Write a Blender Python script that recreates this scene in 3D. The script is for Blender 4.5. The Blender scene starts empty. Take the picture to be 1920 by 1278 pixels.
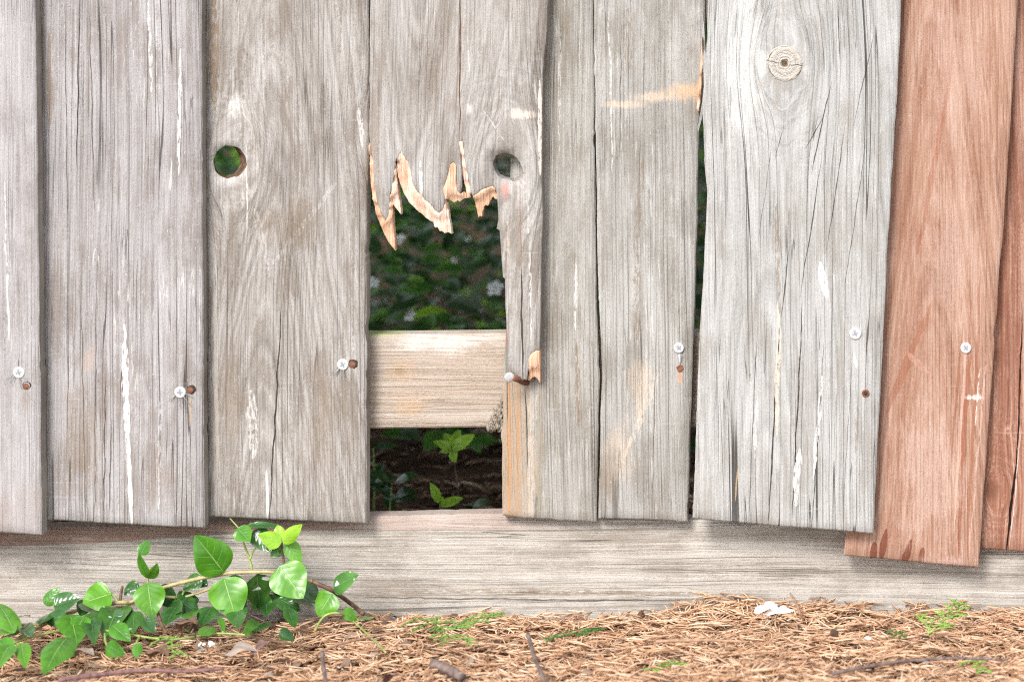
import bpy, bmesh, math, random
import numpy as np
from mathutils import Vector, noise as mnoise
from mathutils.geometry import delaunay_2d_cdt

# ------------------------------------------------------------------ camera, light, exposure
SC = bpy.context.scene
COL = SC.collection
S = 0.00047                 # metres per photograph pixel on the plane of the fence
CX, CY = 1750.0, -200.0     # the point of the fence plane straight ahead of the lens
FPX = 5500.0
D = FPX * S
XC = (CX - 960) * S
ZC = (1150 - CY) * S

cam = bpy.data.cameras.new("camera")
camo = bpy.data.objects.new("camera", cam)
COL.objects.link(camo)
camo.location = (XC, -D, ZC)
camo.rotation_euler = (math.radians(90), 0, 0)
cam.sensor_width = 36.0
cam.lens = FPX / 1920 * 36.0
cam.shift_x = -(CX - 960) / 1920
cam.shift_y = -(639 - CY) / 1920
cam.clip_start = 0.05
cam.clip_end = 2000
cam.dof.use_dof = True
cam.dof.focus_distance = D + 0.005
cam.dof.aperture_fstop = 5.4
SC.camera = camo

SUN_DIR = Vector((0.26, 0.80, -0.66)).normalized()
world = bpy.data.worlds.new("World")
SC.world = world
world.use_nodes = True
wn = world.node_tree.nodes
sky = wn.new("ShaderNodeTexSky")
sky.sky_type = 'NISHITA'
sky.sun_disc = False
sky.sun_elevation = math.asin(-SUN_DIR.z)
sky.sun_rotation = math.atan2(-SUN_DIR.x, -SUN_DIR.y) % (2 * math.pi)
hs = wn.new("ShaderNodeHueSaturation")
hs.inputs['Saturation'].default_value = 0.25
world.node_tree.links.new(sky.outputs[0], hs.inputs['Color'])
world.node_tree.links.new(hs.outputs[0], wn['Background'].inputs[0])
wn['Background'].inputs[1].default_value = 0.12

sun = bpy.data.lights.new("sun", 'SUN')
sun.energy = 1.5
sun.angle = math.radians(18)
sun.color = (1.0, 0.965, 0.92)
suno = bpy.data.objects.new("sun", sun)
COL.objects.link(suno)
suno.rotation_euler = SUN_DIR.to_track_quat('-Z', 'Y').to_euler()

SC.view_settings.view_transform = 'Standard'
SC.view_settings.look = 'None'
SC.view_settings.gamma = 1
SC.view_settings.exposure = 1.56
SC.cycles.use_denoising = False
SC.cycles.denoiser = 'OPENIMAGEDENOISE'
SC.cycles.denoising_input_passes = 'RGB_ALBEDO_NORMAL'
SC.cycles.denoising_prefilter = 'NONE'
SC.cycles.filter_width = 1.2
SC.cycles.max_bounces = 6
SC.cycles.diffuse_bounces = 3
SC.cycles.use_adaptive_sampling = False

# ------------------------------------------------------------------ photograph pixel -> place
def W(px, py, Y=0.0):
    k = (D + Y) / D
    return Vector((XC + (px - CX) * S * k, Y, ZC - (py - CY) * S * k))

def GP(px, py, z=0.008):    # point at height z seen at that pixel
    z -= .007
    k = (ZC - z) / (S * (py - CY))
    return Vector((XC + (px - CX) * S * k, D * (k - 1), z))

# ------------------------------------------------------------------ objects
def link(name, me, mats=(), parent=None, loc=None):
    o = bpy.data.objects.new(name, me)
    COL.objects.link(o)
    for m in mats:
        me.materials.append(m)
    if loc is not None:
        o.location = loc
    if parent is not None:
        o.parent = parent
    return o

def thing(name, loc, label, cat, group=None):
    o = bpy.data.objects.new(name, None)
    o.empty_display_size = 0.02
    COL.objects.link(o)
    o.location = loc
    return tag(o, label, cat, group)

def tag(o, label, cat, group=None, kind=None):
    o['label'] = label
    o['category'] = cat
    if group: o['group'] = group
    if kind: o['kind'] = kind
    return o

def mesh(name, v, f, smooth=False, mi=None, uv=None):
    me = bpy.data.meshes.new(name)
    me.from_pydata([tuple(p) for p in v], [], f)
    if smooth:
        me.polygons.foreach_set('use_smooth', [True] * len(me.polygons))
    if mi is not None:
        me.polygons.foreach_set('material_index', mi)
    if uv is not None:
        l = me.uv_layers.new(name="uv")
        li = np.zeros(len(me.loops), dtype=np.int32)
        me.loops.foreach_get('vertex_index', li)
        l.data.foreach_set('uv', np.asarray(uv, dtype=np.float32)[li].ravel())
    me.update()
    return me

class MB:
    """collects tubes, leaves and chunks into one mesh"""
    def __init__(self): self.v, self.f, self.uv = [], [], []
    def add(self, v, f, uv=None):
        n = len(self.v)
        self.v += v
        self.f += [tuple(i + n for i in q) for q in f]
        self.uv += uv if uv else [(0.5, 0.5)] * len(v)
    def tube(self, pts, r0, r1=None, sides=6, cap=True, lump=0.0, rnd=random):
        pts = [Vector(p) for p in pts]
        r1 = r0 if r1 is None else r1
        n = len(pts); v = []; f = []
        up = Vector((0.13, 0.2, 0.97))
        for i, p in enumerate(pts):
            a = pts[max(i - 1, 0)]; b = pts[min(i + 1, n - 1)]
            t = (b - a).normalized()
            s = t.cross(up)
            if s.length < 1e-4: s = t.cross(Vector((1, 0, 0)))
            s.normalize(); u = s.cross(t)
            r = r0 + (r1 - r0) * i / max(n - 1, 1)
            for k in range(sides):
                an = 2 * math.pi * k / sides
                rr = r * (1 + lump * (rnd.random() - .5))
                v.append(p + s * (rr * math.cos(an)) + u * (rr * math.sin(an)))
        for i in range(n - 1):
            for k in range(sides):
                k2 = (k + 1) % sides
                f.append((i * sides + k, i * sides + k2, (i + 1) * sides + k2, (i + 1) * sides + k))
        if cap:
            f.append(tuple(range(sides - 1, -1, -1)))
            f.append(tuple((n - 1) * sides + k for k in range(sides)))
        self.add(v, f)
    def leaf(self, b, t, n, w, fold=.25, curl=.15, nu=6, nv=9, shape=.8, wave=0.0, droop=0.0, rnd=random):
        b, t = Vector(b), Vector(t)
        a = t - b; L = a.length
        s = Vector(n).cross(a).normalized(); n = a.cross(s).normalized()
        v, uv, f = [], [], []
        ph = rnd.random() * 6
        for j in range(nv + 1):
            q = j / nv
            pr = math.sin(math.pi * min(q ** shape, 1)) ** .8 if 0 < q < 1 else 0.0
            pr = max(pr, .02 if j == 0 else 0.004)
            for i in range(nu + 1):
                u = -1 + 2 * i / nu
                h = fold * abs(u) * pr * w * .5 - curl * L * (q - .4) ** 2 + wave * w * math.sin(ph + q * 9 + u * 2) * pr * abs(u) - droop * w * (u * pr) ** 2
                v.append(b + a * q + s * (u * pr * w * .5) + n * h)
                uv.append((u * .5 + .5, q))
        for j in range(nv):
            for i in range(nu):
                k = j * (nu + 1) + i
                f.append((k, k + 1, k + nu + 2, k + nu + 1))
        self.add(v, f, uv)
    def build(self, name, mat, parent=None, smooth=True, loc=None):
        o = Vector(loc) if loc is not None else (Vector(parent.location) if parent is not None else Vector())
        if parent is not None and loc is None:
            p = parent
            o = Vector(p.location)
            while p.parent is not None:
                p = p.parent; o += Vector(p.location)
        me = mesh(name, [Vector(p) - o for p in self.v], self.f, smooth, uv=self.uv)
        return link(name, me, [mat], parent, None if parent is not None else loc)

# ------------------------------------------------------------------ node helper
class V:
    def __init__(s, g, k): s.g, s.k = g, k
    def _b(s, op, o, r=False):
        return s.g.m(op, o, s) if r else s.g.m(op, s, o)
    def __add__(s, o): return s._b('ADD', o)
    def __radd__(s, o): return s._b('ADD', o, True)
    def __sub__(s, o): return s._b('SUBTRACT', o)
    def __rsub__(s, o): return s._b('SUBTRACT', o, True)
    def __mul__(s, o): return s._b('MULTIPLY', o)
    def __rmul__(s, o): return s._b('MULTIPLY', o, True)
    def __truediv__(s, o): return s._b('DIVIDE', o)
    def __rtruediv__(s, o): return s._b('DIVIDE', o, True)
    def __neg__(s): return s * -1.0

class G:
    def __init__(s, name):
        s.mat = bpy.data.materials.new(name)
        s.mat.use_nodes = True
        s.t = s.mat.node_tree
        s.bsdf = s.t.nodes['Principled BSDF']
    def new(s, t): return s.t.nodes.new(t)
    def put(s, sock, v):
        if isinstance(v, V): s.t.links.new(v.k, sock)
        else: sock.default_value = v
    def m(s, op, a, b=None, c=None, clamp=False):
        n = s.new('ShaderNodeMath'); n.operation = op; n.use_clamp = clamp
        for i, v in enumerate((a, b, c)):
            if v is not None: s.put(n.inputs[i], v)
        return V(s, n.outputs[0])
    def abs(s, a): return s.m('ABSOLUTE', a)
    def max(s, a, b): return s.m('MAXIMUM', a, b)
    def min(s, a, b): return s.m('MINIMUM', a, b)
    def sqrt(s, a): return s.m('SQRT', a)
    def pow(s, a, b): return s.m('POWER', a, b)
    def clamp(s, a): return s.m('ADD', a, 0.0, clamp=True)
    def step(s, v, a, b):
        n = s.new('ShaderNodeMapRange'); n.interpolation_type = 'SMOOTHSTEP'
        s.put(n.inputs[0], v); s.put(n.inputs[1], a); s.put(n.inputs[2], b)
        return V(s, n.outputs[0])
    def coord(s, kind='Object'):
        n = s.new('ShaderNodeTexCoord'); p = s.new('ShaderNodeSeparateXYZ')
        s.t.links.new(n.outputs[kind], p.inputs[0])
        return [V(s, p.outputs[i]) for i in range(3)]
    def noise(s, x, y, z=0.0, detail=2.0, rough=.5, dim='3D'):
        c = s.new('ShaderNodeCombineXYZ')
        if not isinstance(z, V):
            dim = '2D'; x = x + (z * 17.3) % 91.7 if isinstance(x, V) else x + (z * 17.3) % 91.7; z = 0.0
        for i, v in enumerate((x, y, z)): s.put(c.inputs[i], v)
        n = s.new('ShaderNodeTexNoise'); n.noise_dimensions = dim
        s.t.links.new(c.outputs[0], n.inputs['Vector'])
        n.inputs['Scale'].default_value = 1.0
        n.inputs['Detail'].default_value = detail
        n.inputs['Roughness'].default_value = rough
        return V(s, n.outputs[0])
    def mix(s, f, a, b):
        n = s.new('ShaderNodeMix'); n.data_type = 'RGBA'; n.clamp_factor = True
        s.put(n.inputs[0], f)
        for i, v in ((6, a), (7, b)):
            s.put(n.inputs[i], v if isinstance(v, V) else (v[0], v[1], v[2], 1))
        return V(s, n.outputs[2])
    def ramp(s, f, stops):
        n = s.new('ShaderNodeValToRGB'); r = n.color_ramp
        while len(r.elements) < len(stops): r.elements.new(.5)
        for e, (p, c) in zip(r.elements, stops):
            e.position = p; e.color = (c[0], c[1], c[2], 1)
        s.put(n.inputs[0], f)
        return V(s, n.outputs[0])
    def bump(s, h, dist, strength=1.0):
        n = s.new('ShaderNodeBump')
        n.inputs['Strength'].default_value = strength
        n.inputs['Distance'].default_value = dist
        s.put(n.inputs['Height'], h)
        s.t.links.new(n.outputs[0], s.bsdf.inputs['Normal'])
    def out(s, col, rough=.85, spec=.25):
        s.put(s.bsdf.inputs['Base Color'], col if isinstance(col, V) else (*col, 1))
        s.put(s.bsdf.inputs['Roughness'], rough)
        s.put(s.bsdf.inputs['Specular IOR Level'], spec)
        return s.mat

GREY = dict(dark=(.125, .108, .096), mid=(.30, .28, .262), pale=(.445, .428, .412), dirt=(.185, .150, .120), crack=(.022, .017, .014))
COOL = dict(GREY, dark=(.14, .132, .12), mid=(.318, .312, .302), pale=(.475, .474, .470), dirt=(.22, .195, .165))
LILAC = dict(GREY, dark=(.138, .121, .117), mid=(.318, .298, .294), pale=(.465, .449, .454), dirt=(.20, .165, .145))
BROWN = dict(GREY, dark=(.13, .10, .075), mid=(.285, .245, .212), pale=(.43, .39, .35), dirt=(.2, .14, .09))
RED = dict(dark=(.17, .075, .046), mid=(.335, .19, .132), pale=(.475, .335, .27), dirt=(.24, .108, .07), crack=(.03, .012, .01))
TAN = dict(dark=(.21, .155, .115), mid=(.385, .31, .25), pale=(.50, .45, .40), dirt=(.27, .17, .10), crack=(.06, .04, .03))

def wood(name, seed, O, Y0, pal=GREY, horiz=False, knots=(), cath=None, feats=(), cracks=.5, crackmask=(.45, .62), flecks=.6,
         contrast=1.36, bias=0.0, dirt=.6, ringw=.22, grainy=1.0, extra=None, speckle=1.0, painted=False, kamp=.55):
    """weathered wood; O = world origin of the mesh; px positions are turned into its local metres"""
    g = G(name)
    X, Yc, Z = g.coord()
    R = random.Random(seed)
    def loc(px, py):
        p = W(px, py, Y0)
        a, b = p.x - O[0], p.z - O[2]
        return (b, a) if horiz else (a, b)
    x, z = (Z, X) if horiz else (X, Z)
    kpx = S * (D + Y0) / D
    sd = seed * 7.31
    xs = x + Yc * .6
    w = xs + (g.noise(x * 3, z * 1.6, sd, 1) - .5) * .016 + (g.noise(x * 22, z * 5, sd + 3, 1) - .5) * .0022
    w2 = w
    kring = None
    for (kx, ky, kr, ke) in knots:
        a, b = loc(kx, ky); r = kr * kpx
        dx = w - a; dz = (z - b) / ke
        q = g.max(dx * dx + dz * dz, r * r)
        w = w - dx * (r * r * .86) / q
        w2 = w2 - dx * (r * r * .45) / q
        rk = g.sqrt(q) + (g.noise(x * 60, z * 26, sd + 21, 2) - .5) * (r * .7)
        kn = (g.noise(rk * 420, sd, 1.0, 3, .7) - .5) * g.step(rk, r * 3.4, r * 1.05)
        kring = kn if kring is None else kring + kn
    psi = w
    if cath:
        cpx, e, s_ = cath
        c = loc(cpx, 600)[0] if not horiz else loc(960, cpx)[0]
        t = g.sqrt((psi - c) * (psi - c) + e * e) + z * s_
        t = t + (g.noise(x * 14, z * 7, sd + 5, 2) - .5) * .012
    else:
        t = psi + z * .01
    fib = g.noise(w2 * 900, z * 11, sd + 1, 4, .72)
    fib2 = g.noise(w2 * 300, z * 3.2, sd + 2, 4, .68)
    band = g.noise(t * 75, z * 1.0, sd + 4, 2, .5)
    ring = g.noise(t * 330, z * 1.6, sd + 6, 1, .5)
    blotch = g.noise(x * 17, z * 8, sd + 7, 3, .6)
    blotch2 = g.noise(x * 34, z * 13, sd + 8, 3, .65)
    mott = g.noise(w2 * 640, z * 300, sd + 9, 4, .78)
    v = (fib - .5) * (.62 * grainy) + (fib2 - .5) * .30 + (band - .5) * .26 + (ring - .5) * ringw + (blotch - .5) * .30
    v = v + (mott - .5) * (g.step(blotch2, .42, .60) * .8 + .22) * (1.05 * speckle)
    if kring is not None: v = v + kring * kamp
    v = v * contrast + (.57 + bias)
    col = g.ramp(g.clamp(v), [(0.08, pal['dark']), (.5, pal['mid']), (.92, pal['pale'])])
    hgt = (fib - .5) * 1.0 + (fib2 - .5) * .6 + (ring - .5) * .4 + (mott - .5) * .6
    # fine hairlines of open grain
    hl = g.step(g.noise(w2 * 1050, z * 5.0, sd + 23, 2, .6), .40, .30) * g.step(g.noise(x * 26, z * 9, sd + 24, 2), .36, .6)
    col = g.mix(hl * .5, col, pal['dark'])
    hl2 = g.step(g.noise(w2 * 480, z * 2.2, sd + 25, 1, .5), .285, .24)
    col = g.mix(hl2 * .45, col, (pal['dark'][0] * .45, pal['dark'][1] * .45, pal['dark'][2] * .45))
    # grime caught in the rough patches
    dm = g.step(blotch2 * .55 + mott * .5 + (fib2 - .5) * .5, .50, .66) * min(dirt * 1.35, 1.0)
    col = g.mix(dm, col, pal['dirt'])
    # pale raised fibres and flecks of old paint
    if flecks:
        fm = g.step(g.noise(psi * 330, z * 26, sd + 11, 3, .7), .60, .69) * g.step(g.noise(x * 30, z * 8, sd + 12, 2), .50, .62)
        col = g.mix(fm * (flecks * .62), col, (.60, .58, .555) if not painted else (.56, .40, .33))
        sp = g.step(g.noise(x * 460, z * 190, sd + 13, 3, .6), .68, .76) * g.step(blotch2, .42, .58)
        col = g.mix(sp * (.5 * flecks), col, (.68, .66, .64) if not painted else (.66, .52, .45))
    # seasoning checks along the grain
    if cracks:
        cn = g.abs(g.noise(psi * 105, z * 1.5, sd + 15, 1.2, .4) - .5)
        cm = g.step(g.noise(x * 16, z * 4.5, sd + 16, 1), *crackmask)
        hair = g.step(cn, .0095, .003) * cm
        cn2 = g.abs(g.noise(psi * 210, z * 4, sd + 17, 1, .4) - .5)
        hair2 = g.step(cn2, .014, .004) * g.step(g.noise(x * 40, z * 10, sd + 18, 1), .5, .65)
        ck = g.max(hair, hair2 * .6) * cracks
        col = g.mix(ck, col, pal['crack'])
        hgt = hgt - ck * 2.0
    # saw and scratch marks across the grain
    sc = g.step(g.abs(g.noise(x * 9, z * 150, sd + 19, 1) - .5), .012, .0) * g.step(g.noise(x * 22, z * 30, sd + 20, 1), .56, .7)
    col = g.mix(sc * .28, col, pal['pale'])
    # marks with a place of their own
    mk = fib
    for i, ft in enumerate(feats):
        kind, c, st = ft[0], ft[1], ft[2]
        # (a vanishing dependence on the previous mark keeps the shader compiler's stack small)
        lk = mk * 1e-9
        z = z + lk; x = x + lk; psi = psi + lk
        if kind in ('line', 'grain'):
            (x0, y0), (x1, y1), wd = ft[3], ft[4], ft[5]
            wob = ft[6] if len(ft) > 6 else 3
            patch = ft[7] if len(ft) > 7 else 0
            a0, b0 = loc(x0, y0); a1, b1 = loc(x1, y1)
            q = (z - b0) * (1 / (b1 - b0)) if not horiz else (z - b0) * (1 / (b1 - b0))
            cen = q * (a1 - a0) + a0 + (g.noise(z * 28, sd + i * 3.1, 0, 2, .6) - .5) * (wob * kpx * 2)
            d_ = g.abs((psi if kind == 'grain' else x) - cen)
            hw = g.sqrt(g.max(g.m('MULTIPLY', q * (1 - q), 4.0), 0.0)) * (g.noise(z * 95, sd + i, 1, 2) + .35) * (wd * kpx * .5)
            mk = g.step(hw - d_, -.15 * kpx, .55 * kpx) * g.step(q * (1 - q), 0.0, .01)
            if patch:
                mk = mk * g.step(g.noise(x * 500, z * 120, sd + 30 + i, 3, .6), patch - .06, patch + .06)
        else:   # blob
            (x0, y0), rx, ry = ft[3], ft[4], ft[5]
            ns = ft[6] if len(ft) > 6 else .8
            a0, b0 = loc(x0, y0)
            ra, rb = (ry, rx) if horiz else (rx, ry)
            dx = (x - a0) * (1 / (ra * kpx)); dz = (z - b0) * (1 / (rb * kpx))
            rad = g.sqrt(dx * dx + dz * dz)
            nz = g.noise(psi * 380, z * 26, sd + 40 + i, 3, .65) * .65 + g.noise(x * 60, z * 40, sd + 41 + i, 2) * .35
            mk = g.step(1 - rad + (nz - .5) * (ns * 3.6), -.25, .75) * g.step(rad, 1.9, 1.2) * g.clamp(mott * 1.5 + fib * .8 - .35)
        col = g.mix(mk * st, col, c)
    if extra:
        col, hgt = extra(g, col, hgt, x, z, psi, fib, mott, loc, kpx)
    g.bump(hgt, .0010, .8)
    return g.out(col, .88, .18)

def simple(name, c0, c1, sc=(300, 300, 300), rough=.7, spec=.3, bump=0.0, metal=0.0):
    g = G(name)
    x, y, z = g.coord()
    n = g.noise(x * sc[0], y * sc[1], z * sc[2], 3, .6)
    col = g.ramp(n, [(.3, c0), (.7, c1)])
    if bump: g.bump(n, bump, .8)
    g.bsdf.inputs['Metallic'].default_value = metal
    return g.out(col, rough, spec)

# ------------------------------------------------------------------ solid boards cut to an outline
def resample(pts, step, jit, rnd, ph, keep_above=-40):
    out = []
    for (a, b) in zip(pts[:-1], pts[1:]):
        L = math.hypot(b[0] - a[0], b[1] - a[1])
        inside = max(a[1], b[1]) > keep_above
        n = max(1, int(L / (step if inside else 90)))
        nx, ny = -(b[1] - a[1]) / L, (b[0] - a[0]) / L
        for i in range(n):
            q = i / n
            p = (a[0] + (b[0] - a[0]) * q, a[1] + (b[1] - a[1]) * q)
            k = 0.0
            if jit and i > 0:
                k = (mnoise.noise((p[0] * .012, p[1] * .012, ph)) * 1.6 + mnoise.noise((p[0] * .06, p[1] * .06, ph + 9)) * .7
                     + max(0, mnoise.noise((p[0] * .03, p[1] * .03, ph + 4)) - .42) * 9) * jit
            out.append((p[0] + nx * k, p[1] + ny * k))
    out.append(pts[-1])
    return out

def inside(poly, pts):
    x, y = pts[:, 0], pts[:, 1]
    c = np.zeros(len(pts), bool)
    n = len(poly)
    for i in range(n):
        x0, y0 = poly[i]; x1, y1 = poly[(i + 1) % n]
        if y0 == y1: continue
        m = ((y0 > y) != (y1 > y)) & (x < (x1 - x0) * (y - y0) / (y1 - y0) + x0)
        c ^= m
    return c

def offset(poly, d):
    n = len(poly); out = []
    area = sum(poly[i][0] * poly[(i + 1) % n][1] - poly[(i + 1) % n][0] * poly[i][1] for i in range(n))
    sg = 1 if area > 0 else -1
    for i in range(n):
        a, b, c = Vector(poly[i - 1]), Vector(poly[i]), Vector(poly[(i + 1) % n])
        e1 = (b - a); e2 = (c - b)
        if e1.length < 1e-9 or e2.length < 1e-9:
            out.append(tuple(b)); continue
        e1.normalize(); e2.normalize()
        nn = Vector((-(e1.y + e2.y), e1.x + e2.x))
        if nn.length < .2: nn = Vector((-e1.y, e1.x))
        nn.normalize()
        out.append(tuple(b + nn * (d * sg)))
    return out

def tri(loops, pts):
    v, e = [], []
    for l in loops:
        n0 = len(v); v += [Vector(p) for p in l]
        e += [(n0 + i, n0 + (i + 1) % len(l)) for i in range(len(l))]
    v += [Vector(p) for p in pts]
    ov, oe, of, orig, _, _ = delaunay_2d_cdt(v, e, [], 0, 1e-7)
    mp = {}
    for i, l in enumerate(orig):
        for k in l: mp[k] = i
    c = np.array([[sum(ov[i][0] for i in f) / 3, sum(ov[i][1] for i in f) / 3] for f in of])
    ok = inside(loops[0], c)
    for l in loops[1:]: ok &= ~inside(l, c)
    return [(p.x, p.y) for p in ov], [tuple(f) for f, k in zip(of, ok) if k], mp

def slab(name, outline, Y0, thick, O, bevel=.0011, holes=(), grid=.011, cup=0.0, rough=.0006, seed=0, depth=None, hole_mi=1):
    """outline and holes in px on the plane Y0; returns the mesh in local metres about O.
    holes: (front loop px, back loop px).  depth(x,z): extra sinking of the front face"""
    def L(p, Y=Y0):
        w = W(p[0], p[1], Y0); return (w.x - O[0], w.z - O[2])
    out = [L(p) for p in outline]
    hf = [[L(p) for p in h[0]] for h in holes]
    hb = [[L(p) for p in h[1]] for h in holes]
    fr = offset(out, bevel)
    loops = [fr] + hf
    allp = np.array(out)
    x0, z0 = allp.min(0); x1, z1 = allp.max(0)
    zt = min(z1, W(0, -60, Y0).z - O[2])
    gx = np.arange(x0, x1, grid); gz = np.arange(z0, zt, grid)
    P = np.array([(a, b) for a in gx for b in gz]) if grid else np.zeros((0, 2))
    if len(P):
        P = P + np.random.RandomState(seed).uniform(-.2, .2, P.shape) * grid
        ok = inside(fr, P)
        for l in hf: ok &= ~inside(l, P)
        B = np.array([p for l in loops for p in l])
        dd = np.array([((B - p) ** 2).sum(1).min() if k else 0 for p, k in zip(P, ok)])
        P = P[ok & (dd > (grid * .35) ** 2)]
    ov, of, mp = tri(loops, P)
    xc = (x0 + x1) / 2; hwid = (x1 - x0) / 2
    dy = Y0 - O[1]
    def yy(p):
        r = cup * ((p[0] - xc) / hwid) ** 2 + rough * mnoise.noise((p[0] * 45, p[1] * 18, seed * 3.3)) + rough * 1.6 * mnoise.noise((p[0] * 9, p[1] * 5, seed + 8.1))
        if depth: r += depth(p)
        return dy + r
    v = [(p[0], yy(p), p[1]) for p in ov]
    f, mi, sm = [], [], []
    def ccw(t):
        a, b, c = (ov[i] for i in t)
        return (b[0] - a[0]) * (c[1] - a[1]) - (b[1] - a[1]) * (c[0] - a[0]) > 0
    for t in of:
        f.append(t if ccw(t) else t[::-1]); mi.append(0); sm.append(True)
    def rings(seq, i0, m, back, bev):
        n = len(seq)
        front = [mp[i0 + k] for k in range(n)]
        b1 = len(v)
        if bev: v.extend((p[0], yy(p) + bev, p[1]) for p in seq)
        b2 = len(v)
        v.extend((p[0], dy + thick, p[1]) for p in back)
        area = sum(seq[i][0] * seq[(i + 1) % n][1] - seq[(i + 1) % n][0] * seq[i][1] for i in range(n))
        flip = (area > 0) == (i0 == 0)
        r = [front] + ([[b1 + k for k in range(n)]] if bev else []) + [[b2 + k for k in range(n)]]
        for q, (A, B_) in enumerate(zip(r[:-1], r[1:])):
            for k in range(n):
                k2 = (k + 1) % n
                fc = (A[k], A[k2], B_[k2], B_[k])
                f.append(fc[::-1] if flip else fc)
                mi.append(0 if (bev and q == 0) else m); sm.append(False)
        return b2
    bo = rings(out, 0, 1, out, bevel)
    i0 = len(fr); bstart = [bo]
    for a, b in zip(hf, hb):
        bstart.append(rings(a, i0, hole_mi, b, 0)); i0 += len(a)
    bl = [out] + hb
    ov2, of2, mp2 = tri(bl, [])
    inv = {}
    k = 0
    for s_, l in zip(bstart, bl):
        for j in range(len(l)):
            inv.setdefault(mp2[k], s_ + j); k += 1
    for t in of2:
        if all(i in inv for i in t):
            f.append(tuple(inv[i] for i in t)); mi.append(1); sm.append(False)
    me = bpy.data.meshes.new(name)
    me.from_pydata(v, [], f)
    me.polygons.foreach_set('material_index', mi)
    me.polygons.foreach_set('use_smooth', sm)
    me.update()
    return me

def ell(cx, cy, rx, ry, n=28, seed=0, jag=.05):
    return [(cx + rx * math.cos(a) * (1 + jag * mnoise.noise((math.cos(a) * 2, math.sin(a) * 2, seed))),
             cy + ry * math.sin(a) * (1 + jag * mnoise.noise((math.cos(a) * 2, math.sin(a) * 2, seed + 5)))) for a in
            [2 * math.pi * i / n for i in range(n)]]

TOP = -1450
EDGE_GREY = wood("board_edge_grey", 91, (0, 0, 0), 0, dict(GREY, mid=(.24, .21, .185), pale=(.4, .37, .33)), cracks=.4, flecks=.2)
EDGE_RED = wood("board_edge_red", 92, (0, 0, 0), 0, RED, cracks=.3, flecks=.2, painted=True)
BARK = simple("bark", (.05, .03, .02), (.22, .14, .09), (260, 260, 260), .9, .1, .0015)

def fence_board(label, left, right, Y0, t, mat_fn, seed, jit=1.0, bottom=(), holes=(), cup=0.0, bevel=.0011, edge=None, group="vertical boards of the weathered fence", depth=None, hole_mi=2):
    rnd = random.Random(seed)
    def top(pts):
        (x0, y0), (x1, y1) = pts[0], pts[1]
        k = (x1 - x0) / (y1 - y0)
        return [(x0 + k * (TOP - y0) * .6, TOP)] + pts
    l = resample(top(left), 7, jit, rnd, seed)
    r = resample(top(right), 7, jit, rnd, seed + .5)
    b = resample([left[-1], *bottom, right[-1]], 7, jit * .6, rnd, seed + .8)
    outline = l + b[1:-1] + r[::-1]
    bx = (left[-1][0] + right[-1][0]) / 2; by = max(left[-1][1], right[-1][1])
    O = W(bx, by, Y0)
    me = slab("fence_board", outline, Y0, t, O, bevel, holes, cup=cup, seed=seed, depth=depth, hole_mi=hole_mi)
    m = mat_fn(O)
    o = link("fence_board", me, [m, edge or EDGE_GREY, BARK], None, O)
    return tag(o, label, "board", group)

WHITE = (.62, .605, .585); FRESH = (.58, .39, .24); FRESHP = (.60, .47, .36); DK = (.03, .023, .018); RUST = (.2, .07, .03)
BRN = (.21, .15, .10)

T = .016
# 1: leftmost
Y = -.022
b1 = fence_board("lilac grey weathered board cut off by the left edge of the photo", [(-235, -20), (-222, 985)], [(66, -20), (72, 400), (79, 1002)], Y, T,
    lambda O: wood("wood_lilac", 1, O, Y, LILAC, cracks=.45, flecks=.7, dirt=.35, bias=.05, crackmask=(.48, .66), feats=[
        ('line', WHITE, .75, (8, 320), (17, 640), 5, 3, .5), ('line', WHITE, .6, (14, 520), (18, 640), 5, 2),
        ('blob', (.3, .22, .19), .35, (40, 960), 120, 60, .8), ('line', DK, .8, (35, 672), (35, 690), 2, 1), ('blob', BRN, .4, (50, 745), 10, 30, .6)]),
    1, cup=-.0006)
# 2
Y2 = -.006
b2 = fence_board("grey board with a thin white paint drip and many dark cracks", [(75, -20), (80, 400), (88, 975)], [(377, -20), (379, 300), (382, 990)], Y2, T,
    lambda O: wood("wood_cracked", 2, O, Y2, LILAC, cracks=.75, crackmask=(.40, .55), flecks=.85, dirt=.55, feats=[
        ('line', DK, .95, (150, -20), (144, 330), 3, 3), ('line', DK, .8, (121, -10), (128, 460), 2.4, 3), ('line', DK, .8, (167, 0), (178, 420), 2.4, 4),
        ('line', DK, .8, (180, 560), (178, 975), 2.6, 4), ('line', DK, .85, (198, 700), (194, 985), 3.2, 4), ('line', DK, .8, (152, 560), (160, 985), 3, 4),
        ('line', DK, .8, (128, 580), (126, 840), 2.5, 3), ('line', DK, .8, (210, 780), (204, 980), 2.5, 3), ('line', DK, .6, (222, 330), (226, 520), 1.6, 3),
        ('line', WHITE, .95, (233, 600), (238, 830), 14, 3, .46), ('line', WHITE, 1.0, (240, 800), (248, 1000), 10, 2), ('line', WHITE, .9, (236, 690), (241, 812), 11, 3, .4),
        ('line', WHITE, .8, (278, 0), (284, 190), 8, 3, .47), ('line', WHITE, .9, (338, 90), (334, 330), 8, 3, .45), ('line', WHITE, .7, (322, 300), (318, 360), 5, 2),
        ('line', WHITE, .55, (300, 750), (296, 960), 10, 3, .5),
        ('blob', (.5, .36, .28), .5, (168, 670), 12, 28, .7), ('blob', BRN, .55, (150, 820), 45, 120, 1.0), ('blob', BRN, .35, (300, 890), 30, 60, 1.0),
        ('line', BRN, .5, (92, 60), (93, 240), 12, 2), ('line', (.40, .27, .14), .6, (357, 742), (355, 800), 5, 2)]),
    2, cup=.0006, bottom=[(195, 980)])
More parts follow.
